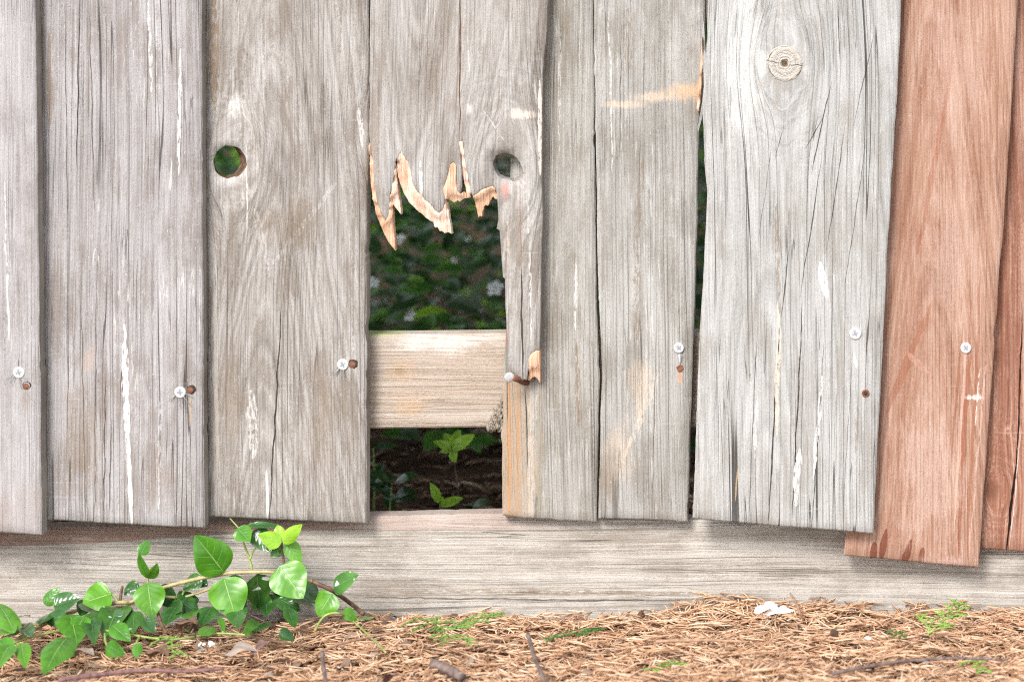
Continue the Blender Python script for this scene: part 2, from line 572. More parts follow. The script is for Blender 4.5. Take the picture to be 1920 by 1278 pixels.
# 3, with a knot hole
Y3 = .0115
hole3 = (ell(431, 304, 31, 30, 34, 3, .16), ell(418, 304, 24, 28, 34, 3, .1))
b3 = fence_board("brownish grey board with one dark round knot hole near its left edge", [(385, -20), (387, 500), (391, 968)], [(691, -20), (692, 210), (688, 480), (687, 981)], Y3, T,
    lambda O: wood("wood_knothole", 3, O, Y3, dict(GREY, mid=(.298, .274, .254)), knots=[(440, 305, 48, 1.9), (700, 250, 30, 2.2)], cath=(505, .012, .16), ringw=.5, cracks=.45, flecks=.6, dirt=.6, feats=[
        ('line', DK, .95, (528, 560), (505, 985), 4, 4), ('line', WHITE, .8, (500, 880), (501, 975), 7, 2), ('line', WHITE, .6, (470, 730), (476, 860), 26, 4, .5),
        ('line', BRN, .75, (400, -10), (402, 210), 24, 3, .44), ('blob', (.74, .72, .69), .6, (437, 200), 16, 30, 1.1), ('line', DK, .5, (500, 60), (500, 170), 2, 2),
        ('line', WHITE, .75, (462, 270), (464, 440), 3.5, 3, .4), ('line', WHITE, .35, (478, 390), (505, 500), 16, 4, .5), ('line', WHITE, .3, (640, 330), (500, 510), 16, 5, .52),
        ('blob', BRN, .4, (545, 420), 70, 50, 1.2), ('blob', BRN, .45, (430, 760), 26, 140, 1.0), ('blob', BRN, .35, (600, 800), 50, 150, 1.1),
        ('line', WHITE, .7, (672, 200), (682, 280), 12, 3, .45), ('line', WHITE, .4, (400, 36), (680, 44), 2, 2), ('line', (.42, .38, .33), .6, (402, 520), (408, 900), 9, 2)]),
    3, cup=-.0005, holes=[hole3])

def conv(z, pts):
    o, k = {2: ((660, 200), 3.993), 3: ((660, 500), 2.556), 4: ((0, 960), 2.6667), 8: ((660, 1080), 3.0)}[z]
    return [(o[0] + p[0] / k, o[1] + p[1] / k, *p[2:]) for p in pts]

# 4: the broken board
Y4 = .002
brk = conv(2, [(128, 200), (134, 300), (158, 420), (163, 560), (183, 700), (216, 800), (252, 858), (276, 800), (277, 740), (285, 660), (300, 590), (316, 480), (322, 420), (332, 386)]) \
    + conv(2, [(337, 420), (345, 385), (355, 350), (364, 352), (372, 328), (384, 366), (400, 375), (408, 404), (420, 410), (437, 480), (455, 570), (478, 622), (510, 655), (548, 700), (590, 730), (618, 775), (650, 798), (678, 776), (690, 740), (697, 690), (683, 640), (682, 610), (692, 590), (700, 570), (708, 545),
            (722, 500), (738, 430), (760, 415), (778, 440), (780, 540), (788, 630), (810, 655), (820, 600), (822, 500), (815, 420), (806, 300), (800, 258), (830, 262), (838, 350), (850, 450), (870, 540), (888, 640),
            (905, 668), (940, 650), (970, 622), (1000, 612), (1050, 592), (1070, 610), (1085, 650), (1090, 720), (1095, 850), (1082, 915), (1105, 930), (1110, 1000), (1120, 1150), (1130, 1278)]) \
    + conv(3, [(733, 60), (735, 200), (745, 330), (750, 480), (757, 505), (775, 512), (790, 525), (806, 530), (817, 548), (826, 540), (836, 545), (848, 470), (845, 440), (860, 415), (885, 400), (899, 400), (904, 200), (906, 20)])
r4 = resample([(1029, TOP), (1028, -20), (1025, 60), (1019, 110), (1016, 200), (1015, 330), (1017, 400), (1014, 500)], 7, .8, random, 4.4)
l4 = resample([(695, TOP), (694, -20), (693, 200), (692, 248)], 7, .7, random, 4.1)
out4 = l4[:-1] + [p[:2] for p in brk] + r4[::-1]
O4 = W(1000, 715, Y4)
hole4 = (conv(2, [(1054, 430), (1060, 400), (1080, 365), (1120, 350), (1165, 348), (1205, 362), (1235, 385), (1258, 420), (1275, 460), (1285, 500), (1275, 535), (1245, 555), (1205, 560), (1170, 545), (1130, 540), (1095, 520), (1068, 480)]),
         conv(2, [(1054, 430), (1062, 400), (1080, 370), (1120, 356), (1160, 354), (1195, 366), (1215, 390), (1232, 420), (1240, 460), (1238, 500), (1230, 528), (1215, 545), (1195, 548), (1165, 542), (1130, 538), (1095, 518), (1068, 480)]))
m4 = wood("wood_broken", 4, O4, Y4, dict(GREY, mid=(.302, .28, .26)), knots=[(952, 325, 50, 1.8)], cath=(790, .012, -.14), ringw=.45, cracks=.3, flecks=.5, dirt=.5, feats=[
    ('line', (.10, .045, .02), .95, (863, -40), (861, 268), 4, 3), ('line', DK, .9, (977, 490), (981, 720), 4.5, 3), ('line', (.25, .12, .06), .9, (975, 340), (978, 520), 2, 3),
    ('blob', (.46, .19, .15), .75, (948, 357), 9, 18, .5), ('blob', (.78, .66, .56), .7, (980, 214), 30, 9, .9), ('line', (.78, .66, .56), .9, (1012, 150), (1013, 330), 10, 2, .4),
    ('line', WHITE, .8, (788, 300), (790, 370), 9, 2, .4), ('blob', (.74, .7, .67), .6, (880, 205), 6, 12, .6), ('blob', BRN, .6, (770, 250), 7, 18, .6), ('blob', BRN, .4, (700, 290), 12, 130, .8),
    ('line', WHITE, .45, (700, 70), (1010, 84), 3, 3), ('line', WHITE, .5, (872, 20), (880, 140), 4, 4, .5), ('blob', BRN, .3, (830, 120), 40, 90, 1.2),
    ('line', WHITE, .5, (905, 205), (948, 268), 4, 2, .45), ('line', (.5, .38, .28), .6, (950, 380), (954, 540), 6, 3, .5), ('line', (.74, .71, .67), .6, (990, 360), (996, 640), 6, 3, .5)])
b4 = link("fence_board", slab("fence_board", out4, Y4, T, O4, .0007, [hole4], seed=4, hole_mi=0), [m4, EDGE_GREY], None, O4)
tag(b4, "grey board snapped off in jagged pale splinters above the opening", "board", "vertical boards of the weathered fence")

def fresh_wood(name, seed, c0=(.46, .25, .14), c1=(.64, .43, .325), c2=(.77, .61, .50)):
    g = G(name)
    x, y, z = g.coord()
    f1 = g.noise(x * 700, z * 22, y * 300 + seed, 3, .6)
    f2 = g.noise(x * 90, z * 30, seed, 2, .6)
    f3 = g.noise(x * 420, z * 9, seed, 2, .6)
    v = (f1 - .5) * .7 + (f2 - .5) * 1.0 + (f3 - .5) * .5 + .58
    col = g.ramp(g.clamp(v), [(.1, c0), (.45, c1), (.85, c2)])
    g.bump(f1 + f3 * 1.2, .0016, 1.0)
    return g.out(col, .8, .2)
M_FRESH = fresh_wood("fresh_splintered_wood", 1)
M_FRESH_ORANGE = fresh_wood("fresh_torn_orange_wood", 2, (.34, .15, .07), (.56, .33, .21), (.68, .48, .36))

def splinter(parent, O, Y0, pts, d0, d1, thick=.012, name="splinter", mat=None, seed=0, nfront=0):
    """broken wood: the first nfront points lie on the weathered edge (depth d0), the rest are sunk to d1"""
    pp = []
    n = len(pts)
    loc2 = []
    for i, p in enumerate(pts):
        loc2.append((W(p[0], p[1], Y0).x - O[0], W(p[0], p[1], Y0).z - O[2]))
    dep = [d0 if i < nfront else d1 for i in range(n)]
    def depth(q):
        sw = 0; sd = 0
        for (a, b), d_ in zip(loc2, dep):
            w_ = 1 / (((a - q[0]) ** 2 + (b - q[1]) ** 2) + 1e-7) ** 1.5
            sw += w_; sd += w_ * d_
        fib = mnoise.noise((q[0] * 700, q[1] * 60, seed)) * .0010 + mnoise.noise((q[0] * 250, q[1] * 25, seed + 2)) * .0012
        return sd / sw + fib
    dense = []
    for i in range(n):
        a, b = pts[i], pts[(i + 1) % n]
        k = max(1, int(math.hypot(a[0] - b[0], a[1] - b[1]) / 3.5))
        for j in range(k):
            q = j / k
            jx = mnoise.noise((a[0] + j * 2.3, a[1], seed)) * (1.6 if (j and i >= nfront) else 0)
            dense.append((a[0] + (b[0] - a[0]) * q + jx, a[1] + (b[1] - a[1]) * q + jx * .5))
    me = slab(name, dense, Y0, thick, O, .0003, grid=.0022, rough=.0003, seed=seed, depth=depth)
    return link(name, me, [mat or M_FRESH, mat or M_FRESH], parent)

SP = [
 (2, [(135, 300), (160, 420), (165, 560), (185, 700), (218, 800), (252, 858), (276, 800), (277, 740), (286, 660)], [(300, 640), (302, 720), (300, 780), (303, 880), (310, 980), (318, 1083), (290, 1050), (262, 1012), (230, 950), (190, 850), (160, 740), (142, 650), (132, 560), (127, 400), (124, 270)], M_FRESH_ORANGE),
 (2, [(322, 424), (316, 480), (300, 590), (293, 650)], [(302, 735), (330, 775), (362, 812), (345, 680), (331, 560), (328, 470)], M_FRESH),
 (2, [(345, 385), (355, 350), (364, 352), (372, 328), (384, 366), (400, 375), (408, 404), (420, 410), (437, 480), (455, 570), (478, 622), (510, 655), (548, 700), (590, 730), (618, 775), (650, 798), (678, 776), (690, 740), (697, 692)], [(707, 720), (712, 770), (725, 860), (742, 957), (715, 945), (690, 952), (668, 938), (650, 937), (632, 905), (618, 912), (608, 900), (600, 866), (580, 862), (550, 838), (520, 810), (495, 795), (470, 770), (420, 720), (380, 650), (350, 570), (335, 500), (332, 430)], M_FRESH),
 (2, [(697, 690), (683, 640), (682, 610), (692, 590), (700, 570), (722, 500), (738, 430), (760, 415), (778, 440), (780, 540), (788, 630), (810, 655)], [(830, 640), (852, 655), (862, 690), (840, 690), (800, 716), (785, 706), (760, 724), (730, 706), (712, 700)], M_FRESH_ORANGE),
 (2, [(800, 258), (830, 262), (838, 350), (850, 450), (870, 540), (888, 640)], [(884, 685), (862, 688), (848, 640), (835, 560), (822, 500), (818, 460), (810, 380)], M_FRESH),
 (2, [(905, 668), (940, 650), (970, 622), (1000, 612), (1050, 592), (1070, 610)], [(1086, 650), (1085, 690), (1076, 702), (1062, 690), (1052, 675), (1040, 690), (1030, 712), (1010, 748), (994, 742), (980, 754), (970, 792), (967, 830), (955, 822), (940, 834), (933, 800), (920, 740)], M_FRESH_ORANGE),
 (3, [(848, 470), (845, 440), (860, 415), (885, 400), (899, 402)], [(898, 562), (884, 540), (872, 530), (860, 536), (848, 550), (838, 548)], M_FRESH_ORANGE),
]
for i, (zz, a, b, mt) in enumerate(SP):
    splinter(b4, O4, Y4, conv(zz, a) + conv(zz, b), -.0002, .0046, .0135, mat=mt, seed=20 + i, nfront=len(a))

# 5: narrow board behind the broken one
Y5 = .0185
b5 = fence_board("narrow greenish grey board with raw orange lower left edge right of the opening", [(968, -20), (957, 300), (949, 600), (943, 720), (941, 966)], [(1113, -20), (1112, 60), (1115, 250), (1118, 560), (1124, 700), (1118, 979)], Y5, .012,
    lambda O: wood("wood_raw_edge", 5, O, Y5, dict(GREY, mid=(.295, .279, .254), pale=(.44, .425, .40), dirt=(.19, .16, .12)), cracks=.6, flecks=.55, dirt=.55, feats=[
        ('line', (.38, .28, .20), .5, (968, 690), (964, 1030), 92, 2), ('line', (.34, .258, .19), .8, (960, 690), (957, 1030), 52, 2), ('line', (.42, .23, .11), .8, (955, 700), (954, 1000), 9, 2), ('line', (.42, .23, .11), .7, (972, 710), (970, 1000), 7, 2),
        ('line', (.46, .40, .335), .7, (994, 715), (996, 1000), 16, 3, .42), ('line', DK, .9, (984, 716), (990, 880), 3, 3), ('line', DK, .8, (953, 690), (950, 800), 3, 2),
        ('line', (.3, .25, .18), .6, (1013, 700), (1010, 990), 12, 3), ('line', WHITE, .7, (1080, 480), (1078, 620), 7, 3, .45), ('line', BRN, .7, (1080, 640), (1084, 800), 10, 4, .46),
        ('line', WHITE, .5, (1050, 40), (1048, 300), 6, 3, .5), ('blob', (.3, .1, .07), .7, (950, 630), 4, 30, .5)]),
    5, bottom=[(1005, 972)], cup=.0004)
# 6
Y6 = .0165
b6 = fence_board("pale grey board with an orange scratch and curling splinter on its right edge", [(1113, -20), (1114, 60), (1117, 250), (1122, 560), (1129, 700), (1122, 972)], [(1322, -20), (1321, 60), (1316, 190), (1311, 240), (1307, 400), (1300, 640), (1294, 800), (1289, 977)], Y6, .014,
    lambda O: wood("wood_scratched", 6, O, Y6, dict(COOL, mid=(.308, .296, .276), pale=(.46, .45, .432)), cracks=.6, flecks=.7, dirt=.6, bias=.02, feats=[
        ('blob', FRESHP, .8, (1168, 196), 44, 8, .5), ('blob', FRESHP, .85, (1225, 182), 40, 11, .7), ('blob', FRESH, .85, (1280, 172), 34, 17, 1.0), ('blob', FRESH, .8, (1305, 170), 12, 22, .8),
        ('line', (.6, .5, .4), .55, (1240, 690), (1170, 860), 16, 5, .48), ('blob', (.62, .48, .36), .5, (1200, 730), 26, 50, 1.1), ('blob', (.58, .44, .32), .4, (1160, 850), 26, 60, 1.0),
        ('line', WHITE, .7, (1140, 20), (1150, 330), 5, 4, .5), ('line', BRN, .6, (1195, 470), (1193, 640), 16, 5, .5), ('line', BRN, .55, (1175, 10), (1180, 130), 22, 4, .5),
        ('line', BRN, .5, (1205, 290), (1190, 480), 16, 4, .5), ('blob', BRN, .5, (1140, 900), 20, 50, 1.0), ('line', DK, .7, (1165, 40), (1162, 300), 2.5, 3), ('line', DK, .7, (1230, 620), (1222, 975), 2.5, 3),
        ('line', (.55, .3, .16), .7, (1275, 690), (1276, 720), 9, 2)]),
    6, bottom=[(1205, 973)], cup=-.0005)
# 7 with the big knot
Y7 = -.010
b7 = fence_board("wide pale board with a large round knot and long curved cracks", [(1327, -20), (1324, 120), (1318, 200), (1320, 300), (1326, 360), (1318, 520), (1311, 640), (1303, 880), (1298, 972)], [(1690, -20), (1686, 90), (1680, 200), (1662, 500), (1648, 780), (1637, 1000)], Y7, T,
    lambda O: wood("wood_round_knot", 7, O, Y7, dict(COOL, mid=(.345, .338, .325), pale=(.475, .47, .46)), knots=[(1472, 118, 46, 1.7)], cath=(1440, .02, .05), ringw=.55, cracks=.85, crackmask=(.42, .56), flecks=.5, dirt=.4, bias=.06, kamp=.9, contrast=.98, feats=[
        ('line', DK, .9, (1560, 150), (1520, 330), 3, 3), ('line', DK, .9, (1546, 215), (1510, 280), 3, 3), ('line', DK, .9, (1540, 300), (1500, 560), 2.8, 3), ('line', DK, .85, (1572, 0), (1574, 110), 2.6, 3),
        ('line', DK, .85, (1586, 230), (1548, 480), 2.5, 3), ('line', DK, .8, (1640, 60), (1600, 240), 2.2, 3), ('line', DK, .8, (1625, 260), (1580, 560), 2.2, 3),
        ('line', DK, .95, (1505, 560), (1485, 990), 3.6, 4), ('line', DK, .95, (1462, 600), (1440, 990), 4, 3), ('line', DK, .9, (1545, 640), (1522, 995), 3, 3), ('line', DK, .85, (1480, 460), (1465, 600), 3, 3),
        ('line', DK, .7, (1600, 640), (1580, 960), 2, 2), ('line', DK, .8, (1420, 600), (1404, 985), 2.2, 2), ('line', DK, .7, (1450, 250), (1420, 460), 1.8, 3), ('line', DK, .7, (1470, 235), (1452, 300), 2.4, 2),
        ('line', (.62, .52, .42), .8, (1460, 560), (1456, 820), 11, 4, .44), ('line', BRN, .6, (1455, 380), (1462, 590), 12, 3, .48), ('line', WHITE, .95, (1538, 490), (1550, 560), 17, 3, .36), ('line', WHITE, .9, (1543, 700), (1524, 900), 9, 4, .42),
        ('line', WHITE, .85, (1500, 840), (1490, 950), 17, 5, .42), ('line', WHITE, .7, (1420, 740), (1414, 860), 9, 3, .45), ('line', WHITE, .8, (1600, 660), (1606, 690), 6, 2), ('line', BRN, .5, (1608, 760), (1604, 850), 8, 2, .48),
        ('line', (.30, .27, .22), .55, (1330, 692), (1640, 706), 3, 2), ('line', (.42, .3, .17), .8, (1378, 940), (1384, 870), 4, 3), ('line', (.45, .3, .2), .7, (1345, 903), (1318, 900), 3, 1), ('blob', (.7, .69, .67), .5, (1395, 120), 40, 160, 1.2),
        ('line', (.28, .26, .2), .5, (1345, 360), (1640, 366), 2, 2)]),
    7, cup=.0008)
# 8 painted board
Y8 = .0065
b8 = fence_board("red brown stained board hanging below the others with dark drips at its foot", [(1640, -20), (1622, 500), (1583, 1041)], [(1909, -20), (1893, 260), (1870, 560), (1835, 1063)], Y8, .013,
    lambda O: wood("wood_red", 8, O, Y8, RED, cracks=.25, flecks=.6, dirt=.35, painted=True, ringw=.5, cath=(1745, .012, .13), contrast=1.25, speckle=.8, feats=[
        ('line', (.25, .09, .05), .7, (1822, 560), (1796, 1050), 11, 4), ('line', (.26, .10, .055), .65, (1840, 500), (1812, 1050), 8, 4), ('line', (.56, .36, .29), .6, (1812, 640), (1788, 1000), 7, 3), ('line', (.24, .09, .05), .6, (1806, 600), (1780, 900), 6, 3),
        ('line', (.58, .40, .33), .55, (1850, 660), (1820, 1000), 6, 4, .45), ('blob', (.80, .70, .64), .85, (1825, 745), 22, 5, .9), ('line', (.8, .7, .64), .7, (1838, 690), (1828, 800), 4, 3, .45),
        ('line', (.15, .045, .025), .85, (1662, 990), (1650, 1058), 14, 3), ('line', (.15, .045, .025), .85, (1640, 1015), (1636, 1052), 16, 2), ('line', (.15, .045, .025), .85, (1710, 1010), (1694, 1062), 18, 4), ('line', (.15, .045, .025), .85, (1730, 1025), (1726, 1062), 13, 2),
        ('blob', (.6, .42, .36), .6, (1780, 1054), 50, 12, .8), ('line', (.27, .11, .065), .6, (1750, 560), (1660, 780), 18, 6), ('line', (.5, .29, .22), .5, (1700, 660), (1740, 700), 20, 8, .45),
        ('line', (.27, .1, .06), .5, (1790, 100), (1720, 480), 12, 6), ('blob', (.50, .37, .31), .6, (1740, 900), 60, 140, 1.2), ('blob', (.48, .34, .28), .5, (1780, 480), 60, 160, 1.2), ('blob', (.48, .34, .28), .45, (1800, 120), 60, 120, 1.2), ('blob', (.2, .085, .05), .5, (1690, 330), 26, 260, 1.0)]),  # last dark blob paints shade along the overlapping board's edge
    8, edge=EDGE_RED, group="red brown boards at the right end of the fence")
# 9
Y9 = .020
b9 = fence_board("red brown board with a wavy black split beside the stained board's right edge", [(1880, -20), (1850, 560), (1815, 1026)], [(2190, -20), (2165, 500), (2145, 1050)], Y9, .010,
    lambda O: wood("wood_red_split", 9, O, Y9, dict(RED, mid=(.285, .13, .085)), knots=[(1862, 920, 20, 1.6), (1891, 806, 7, 1.5)], cracks=.3, flecks=.5, dirt=.3, painted=True, ringw=.5, feats=[
        ('line', (.012, .006, .005), 1.0, (1918, 560), (1905, 900), 4.5, 3), ('line', (.012, .006, .005), 1.0, (1908, 840), (1886, 1035), 6.5, 3), ('line', (.62, .48, .42), .8, (1915, 800), (1893, 1030), 3, 3, .4),
        ('blob', (.12, .05, .03), .7, (1860, 918), 13, 22, .6), ('blob', (.55, .34, .26), .7, (1889, 806), 8, 9, .3), ('blob', (.1, .04, .03), .8, (1890, 808), 3.5, 4, .2), ('blob', (.17, .06, .035), .6, (1888, 640), 30, 160, 1.0),
        ('blob', (.16, .055, .03), .5, (1900, 330), 26, 120, 1.0)]),
    9, edge=EDGE_RED, group="red brown boards at the right end of the fence")

# knot of board 7
g = G("knot_wood")
x, y, z = g.coord()
r = g.sqrt(x * x + z * z) + (g.noise(x * 120, z * 120, 3, 2) - .5) * .004
ring = g.noise(r * 900, 2.0, 0.5, 1)
v = (ring - .5) * 1.1 + (g.noise(x * 500, z * 500, 1, 3, .65) - .5) * .9 + .62
col = g.ramp(g.clamp(v), [(.1, (.21, .165, .125)), (.45, (.40, .36, .31)), (.85, (.53, .50, .46))])
col = g.mix(g.step(r, .0042, .0016), col, (.13, .085, .045))
col = g.mix(g.step(g.abs(z + (g.noise(x * 150, 0.3, 2, 2) - .5) * .004 + x * .12), .0006, .0001) * g.step(r, .004, .006), col, (.06, .04, .03))
g.bump(v - g.step(r, .004, .001) * 1.5, .0015, 1)
M_KNOT = g.out(col, .85, .2)
kc = W(1472, 119, Y7)
kv, kf = [(0, -.0004, 0)], []
rr = [(.25, -.0006), (.5, -.0006), (.75, -.0006), (.96, -.00055), (1.0, -.0001), (1.0, .004)]
n = 40
for (q, yy) in rr:
    for i in range(n):
        a = 2 * math.pi * i / n
        j = 1 + .10 * mnoise.noise((math.cos(a) * 2.2, math.sin(a) * 2.2, 4))
        kv.append((33.5 * S * q * j * math.cos(a), yy, 34 * S * q * j * math.sin(a)))
for i in range(n): kf.append((0, 1 + i, 1 + (i + 1) % n))
for k in range(len(rr) - 1):
    for i in range(n):
        a, b = 1 + k * n + i, 1 + k * n + (i + 1) % n
        kf.append((a, a + n, b + n, b))
ko = link("knot", mesh("knot", kv, kf, True), [M_KNOT], b7)
ko.location = kc - Vector(b7.location)
# ragged dark gap round the knot
rv, rf = [], []
for i in range(n):
    a = 2 * math.pi * i / n
    o_ = .945 + .10 * max(0, .05 + mnoise.noise((math.cos(a) * 1.6 + 3, math.sin(a) * 1.6, 7)))
    for q in (.93, o_ - .012):
        rv.append((33.5 * S * q * math.cos(a), -.0007, 34 * S * q * math.sin(a)))
    rf.append((2 * i, 2 * i + 1, (2 * i + 3) % (2 * n), (2 * i + 2) % (2 * n)))
M_DARK = simple("dark_gap_and_shadow", (.03, .022, .016), (.06, .045, .03), rough=.95, spec=.05)
go = link("knot_gap", mesh("knot_gap", rv, rf), [M_DARK], b7)
go.location = ko.location

# curled splinter on board 6
c6 = [(1318, 60), (1319, 120), (1322, 150), (1327, 170), (1321, 200), (1312, 236), (1309, 250), (1307, 236), (1311, 190), (1314, 150), (1316, 100)]
o6 = Vector(b6.location)
splinter(b6, o6, Y6 - .009, [(1316, 70), (1312, 130), (1309, 170), (1306, 205), (1309, 215), (1313, 190), (1316, 150), (1318, 110)], .0, .003, .010, mat=M_FRESH_ORANGE, seed=41, nfront=4)
M_SLIVER = wood("sliver_grey", 44, (0, 0, 0), 0, COOL, cracks=0, flecks=.3, dirt=.2)
mb = MB()
cl = [W(1318, 40, Y6 - .001), W(1320, 90, Y6 - .004), W(1323, 140, Y6 - .011), W(1324, 162, Y6 - .013), W(1320, 190, Y6 - .011), W(1314, 220, Y6 - .005), W(1309, 246, Y6 - .001)]
for i in range(len(cl) - 1):
    a, b = cl[i], cl[i + 1]
    wa, wb = [.0008, .0012, .0018, .0021, .0016, .0012, .0004][i:i + 2]
    v = []
    for p, w_ in ((a, wa), (b, wb)):
        v += [p + Vector((-w_, .0006, 0)), p + Vector((w_, -.0004, 0)), p + Vector((w_, .0010, 0)), p + Vector((-w_, .0016, 0))]
    mb.add(v, [(0, 1, 5, 4), (1, 2, 6, 5), (2, 3, 7, 6), (3, 0, 4, 7)])
mb.build("splinter", M_SLIVER, b6, smooth=False)

# ------------------------------------------------------------------ rail and bottom board
YR = .032
def rail_extra(g, col, hgt, x, z, psi, fib, mott, loc, kpx):
    a, _ = loc(700, 632)
    mk = g.step(x + (fib - .5) * .01, a - .002, a + .004) * g.step(z, loc(780, 0)[1], loc(700, 0)[1])
    return g.mix(mk * .75, col, (.25, .33, .07)), hgt
OR = W(820, 800, YR)
mr = wood("rail_wood", 12, OR, YR, TAN, horiz=True, cracks=.2, flecks=.3, dirt=.2, contrast=.95, ringw=.4, bias=.03, speckle=1.5, extra=rail_extra, feats=[
    ('blob', (.50, .33, .18), .5, (755, 690), 30, 22, 1.1), ('blob', (.52, .33, .18), .5, (770, 758), 40, 20, 1.1), ('blob', (.74, .70, .65), .6, (830, 645), 110, 18, 1.1), ('blob', (.2, .14, .09), .6, (750, 695), 12, 10, 1.0)])
rail_out = resample([(-700, 622), (690, 627), (948, 625), (1805, 622), (1805, 800), (948, 801), (690, 803), (-700, 806)], 10, .7, random, 12.3)
ro = link("fence_rail", slab("fence_rail", rail_out, YR, .024, OR, .0015, seed=12), [mr, mr], None, OR)
tag(ro, "tan horizontal rail crossing the opening behind the broken board", "rail")
# bark pocket at the corner of the rail
mb = MB(); rb = random.Random(5)
for i in range(260):
    a = rb.random(); b = rb.random() ** .6
    px = 913 + 32 * b; py = 803 - (62 * b) * a ** .9
    p = W(px, py, YR - .0003 - .0035 * rb.random() * b)
    d_ = Vector((rb.uniform(-.5, .6), rb.uniform(-.5, .2), 1)).normalized() * rb.uniform(.0015, .005)
    mb.tube([p - d_, p + d_], rb.uniform(.0005, .0013), .0004, 4)
mb.build("bark", simple("bark_pocket", (.05, .035, .025), (.42, .36, .29), (500, 500, 500), .9, .1), ro)

YK = .032
def kick_extra(g, col, hgt, x, z, psi, fib, mott, loc, kpx):
    # stain left on the upper strip, its lower limit follows the bow of the board
    zx = z
    x0 = loc(0, 1022)[0]; x7 = loc(0, 992)[0]; z0 = loc(0, 0)[1]; z7 = loc(640, 0)[1]
    lim = g.step(zx, z0, z7) * (x7 - x0) + x0
    mk = g.step(x - lim + (fib - .5) * .003, -.0006, .0006)
    fade = g.step(zx, loc(1120, 0)[1], loc(880, 0)[1]) * .8
    wear = g.step(mott + (g.noise(x * 60, z * 20, 3, 2) - .5) * .8, .95, .45)
    right = g.step(zx, loc(520, 0)[1], loc(760, 0)[1])
    c = g.mix(right, (.235, .125, .092), (.40, .305, .265))
    col = g.mix(g.step(g.abs(x - lim + (fib - .5) * .002), .0012, .0003) * .45 * fade, col, (.12, .09, .07))
    return g.mix(mk * fade * wear * .92, col, c), hgt - mk * fade * 1.2

OK_ = W(960, 1170, YK)
mk_ = wood("bottom_board_wood", 13, OK_, YK, dict(GREY, dark=(.15, .125, .10), mid=(.395, .36, .32), pale=(.54, .51, .47)), horiz=True, cracks=.5, crackmask=(.46, .62), flecks=.4, dirt=.45, contrast=1.2, ringw=.45, extra=kick_extra, feats=[
    ('line', DK, .7, (640, 1118), (1200, 1126), 4, 4), ('line', BRN, .6, (660, 1108), (1340, 1112), 12, 5, .48), ('line', DK, .6, (980, 1128), (1500, 1120), 3, 4), ('line', DK, .6, (300, 1125), (420, 1128), 6, 3),
    ('line', DK, .5, (1000, 1062), (1500, 1072), 2, 3), ('blob', (.16, .12, .09), .5, (330, 1140), 60, 22, 1.0), ('blob', WHITE, .4, (1000, 1150), 120, 8, 1.2)])
kick_out = resample([(-700, 1000), (0, 992), (300, 981), (560, 973), (690, 968), (800, 965), (945, 962), (1100, 966), (1300, 975), (1640, 985), (2500, 1000)], 8, .9, random, 13.1) + \
           [(2500, 1300), (-700, 1300)]
kb = link("bottom_board", slab("bottom_board", kick_out, YK, .022, OK_, .0022, seed=13, grid=.013), [mk_, mk_], None, OK_)
tag(kb, "long bowed horizontal bottom board with faded red stain above the needle litter", "board")

# more of the fence beyond both sides of the picture
for i, (x0, cl_, yy) in enumerate([(-545, LILAC, .002), (-850, GREY, .006), (2470, RED, .012), (2160, RED, .012)]):
    fence_board(["grey board just beyond the left edge of the photo", "second grey board beyond the left edge of the photo", "second red board beyond the right edge of the photo", "red board just beyond the right edge of the photo"][i],
        [(x0 + (12 if x0 > 0 else 0), -20), (x0 + (-14 if x0 > 0 else 10), 990)], [(x0 + 296 + (12 if x0 > 0 else 0), -20), (x0 + 296 + (-14 if x0 > 0 else 10), 1000)], yy, T,
        lambda O: wood("wood_more", 60 + i, O, yy, cl_, cracks=.5, painted=cl_ is RED), 60 + i, edge=EDGE_RED if cl_ is RED else None,
        group="vertical boards of the weathered fence" if x0 < 0 else "red brown boards at the right end of the fence")

# ------------------------------------------------------------------ screws and nails (parts of their boards)
M_ZINC = simple("white_zinc", (.42, .42, .43), (.74, .74, .74), (420, 420, 420), .4, .5, .0003, .3)
M_SLOT = simple("screw_recess_shade", (.16, .16, .17), (.32, .32, .34), (700, 700, 700), .5, .4)
M_RUST = simple("rust", (.09, .035, .022), (.27, .12, .075), (700, 700, 700), .85, .2, .0006)
def disc(r, prof, n=20, wob=0, seed=0):
    v, f = [(0, prof[0][1], 0)], []
    for (q, yy) in prof[1:]:
        for i in range(n):
            a = 2 * math.pi * i / n
            j = 1 + wob * mnoise.noise((math.cos(a) * 2, math.sin(a) * 2, seed + q))
            v.append((r * q * j * math.cos(a), yy, r * q * j * math.sin(a)))
    for i in range(n): f.append((0, 1 + i, 1 + (i + 1) % n))
    for k in range(len(prof) - 2):
        for i in range(n):
            a, b = 1 + k * n + i, 1 + k * n + (i + 1) % n
            f.append((a, a + n, b + n, b))
    return v, f
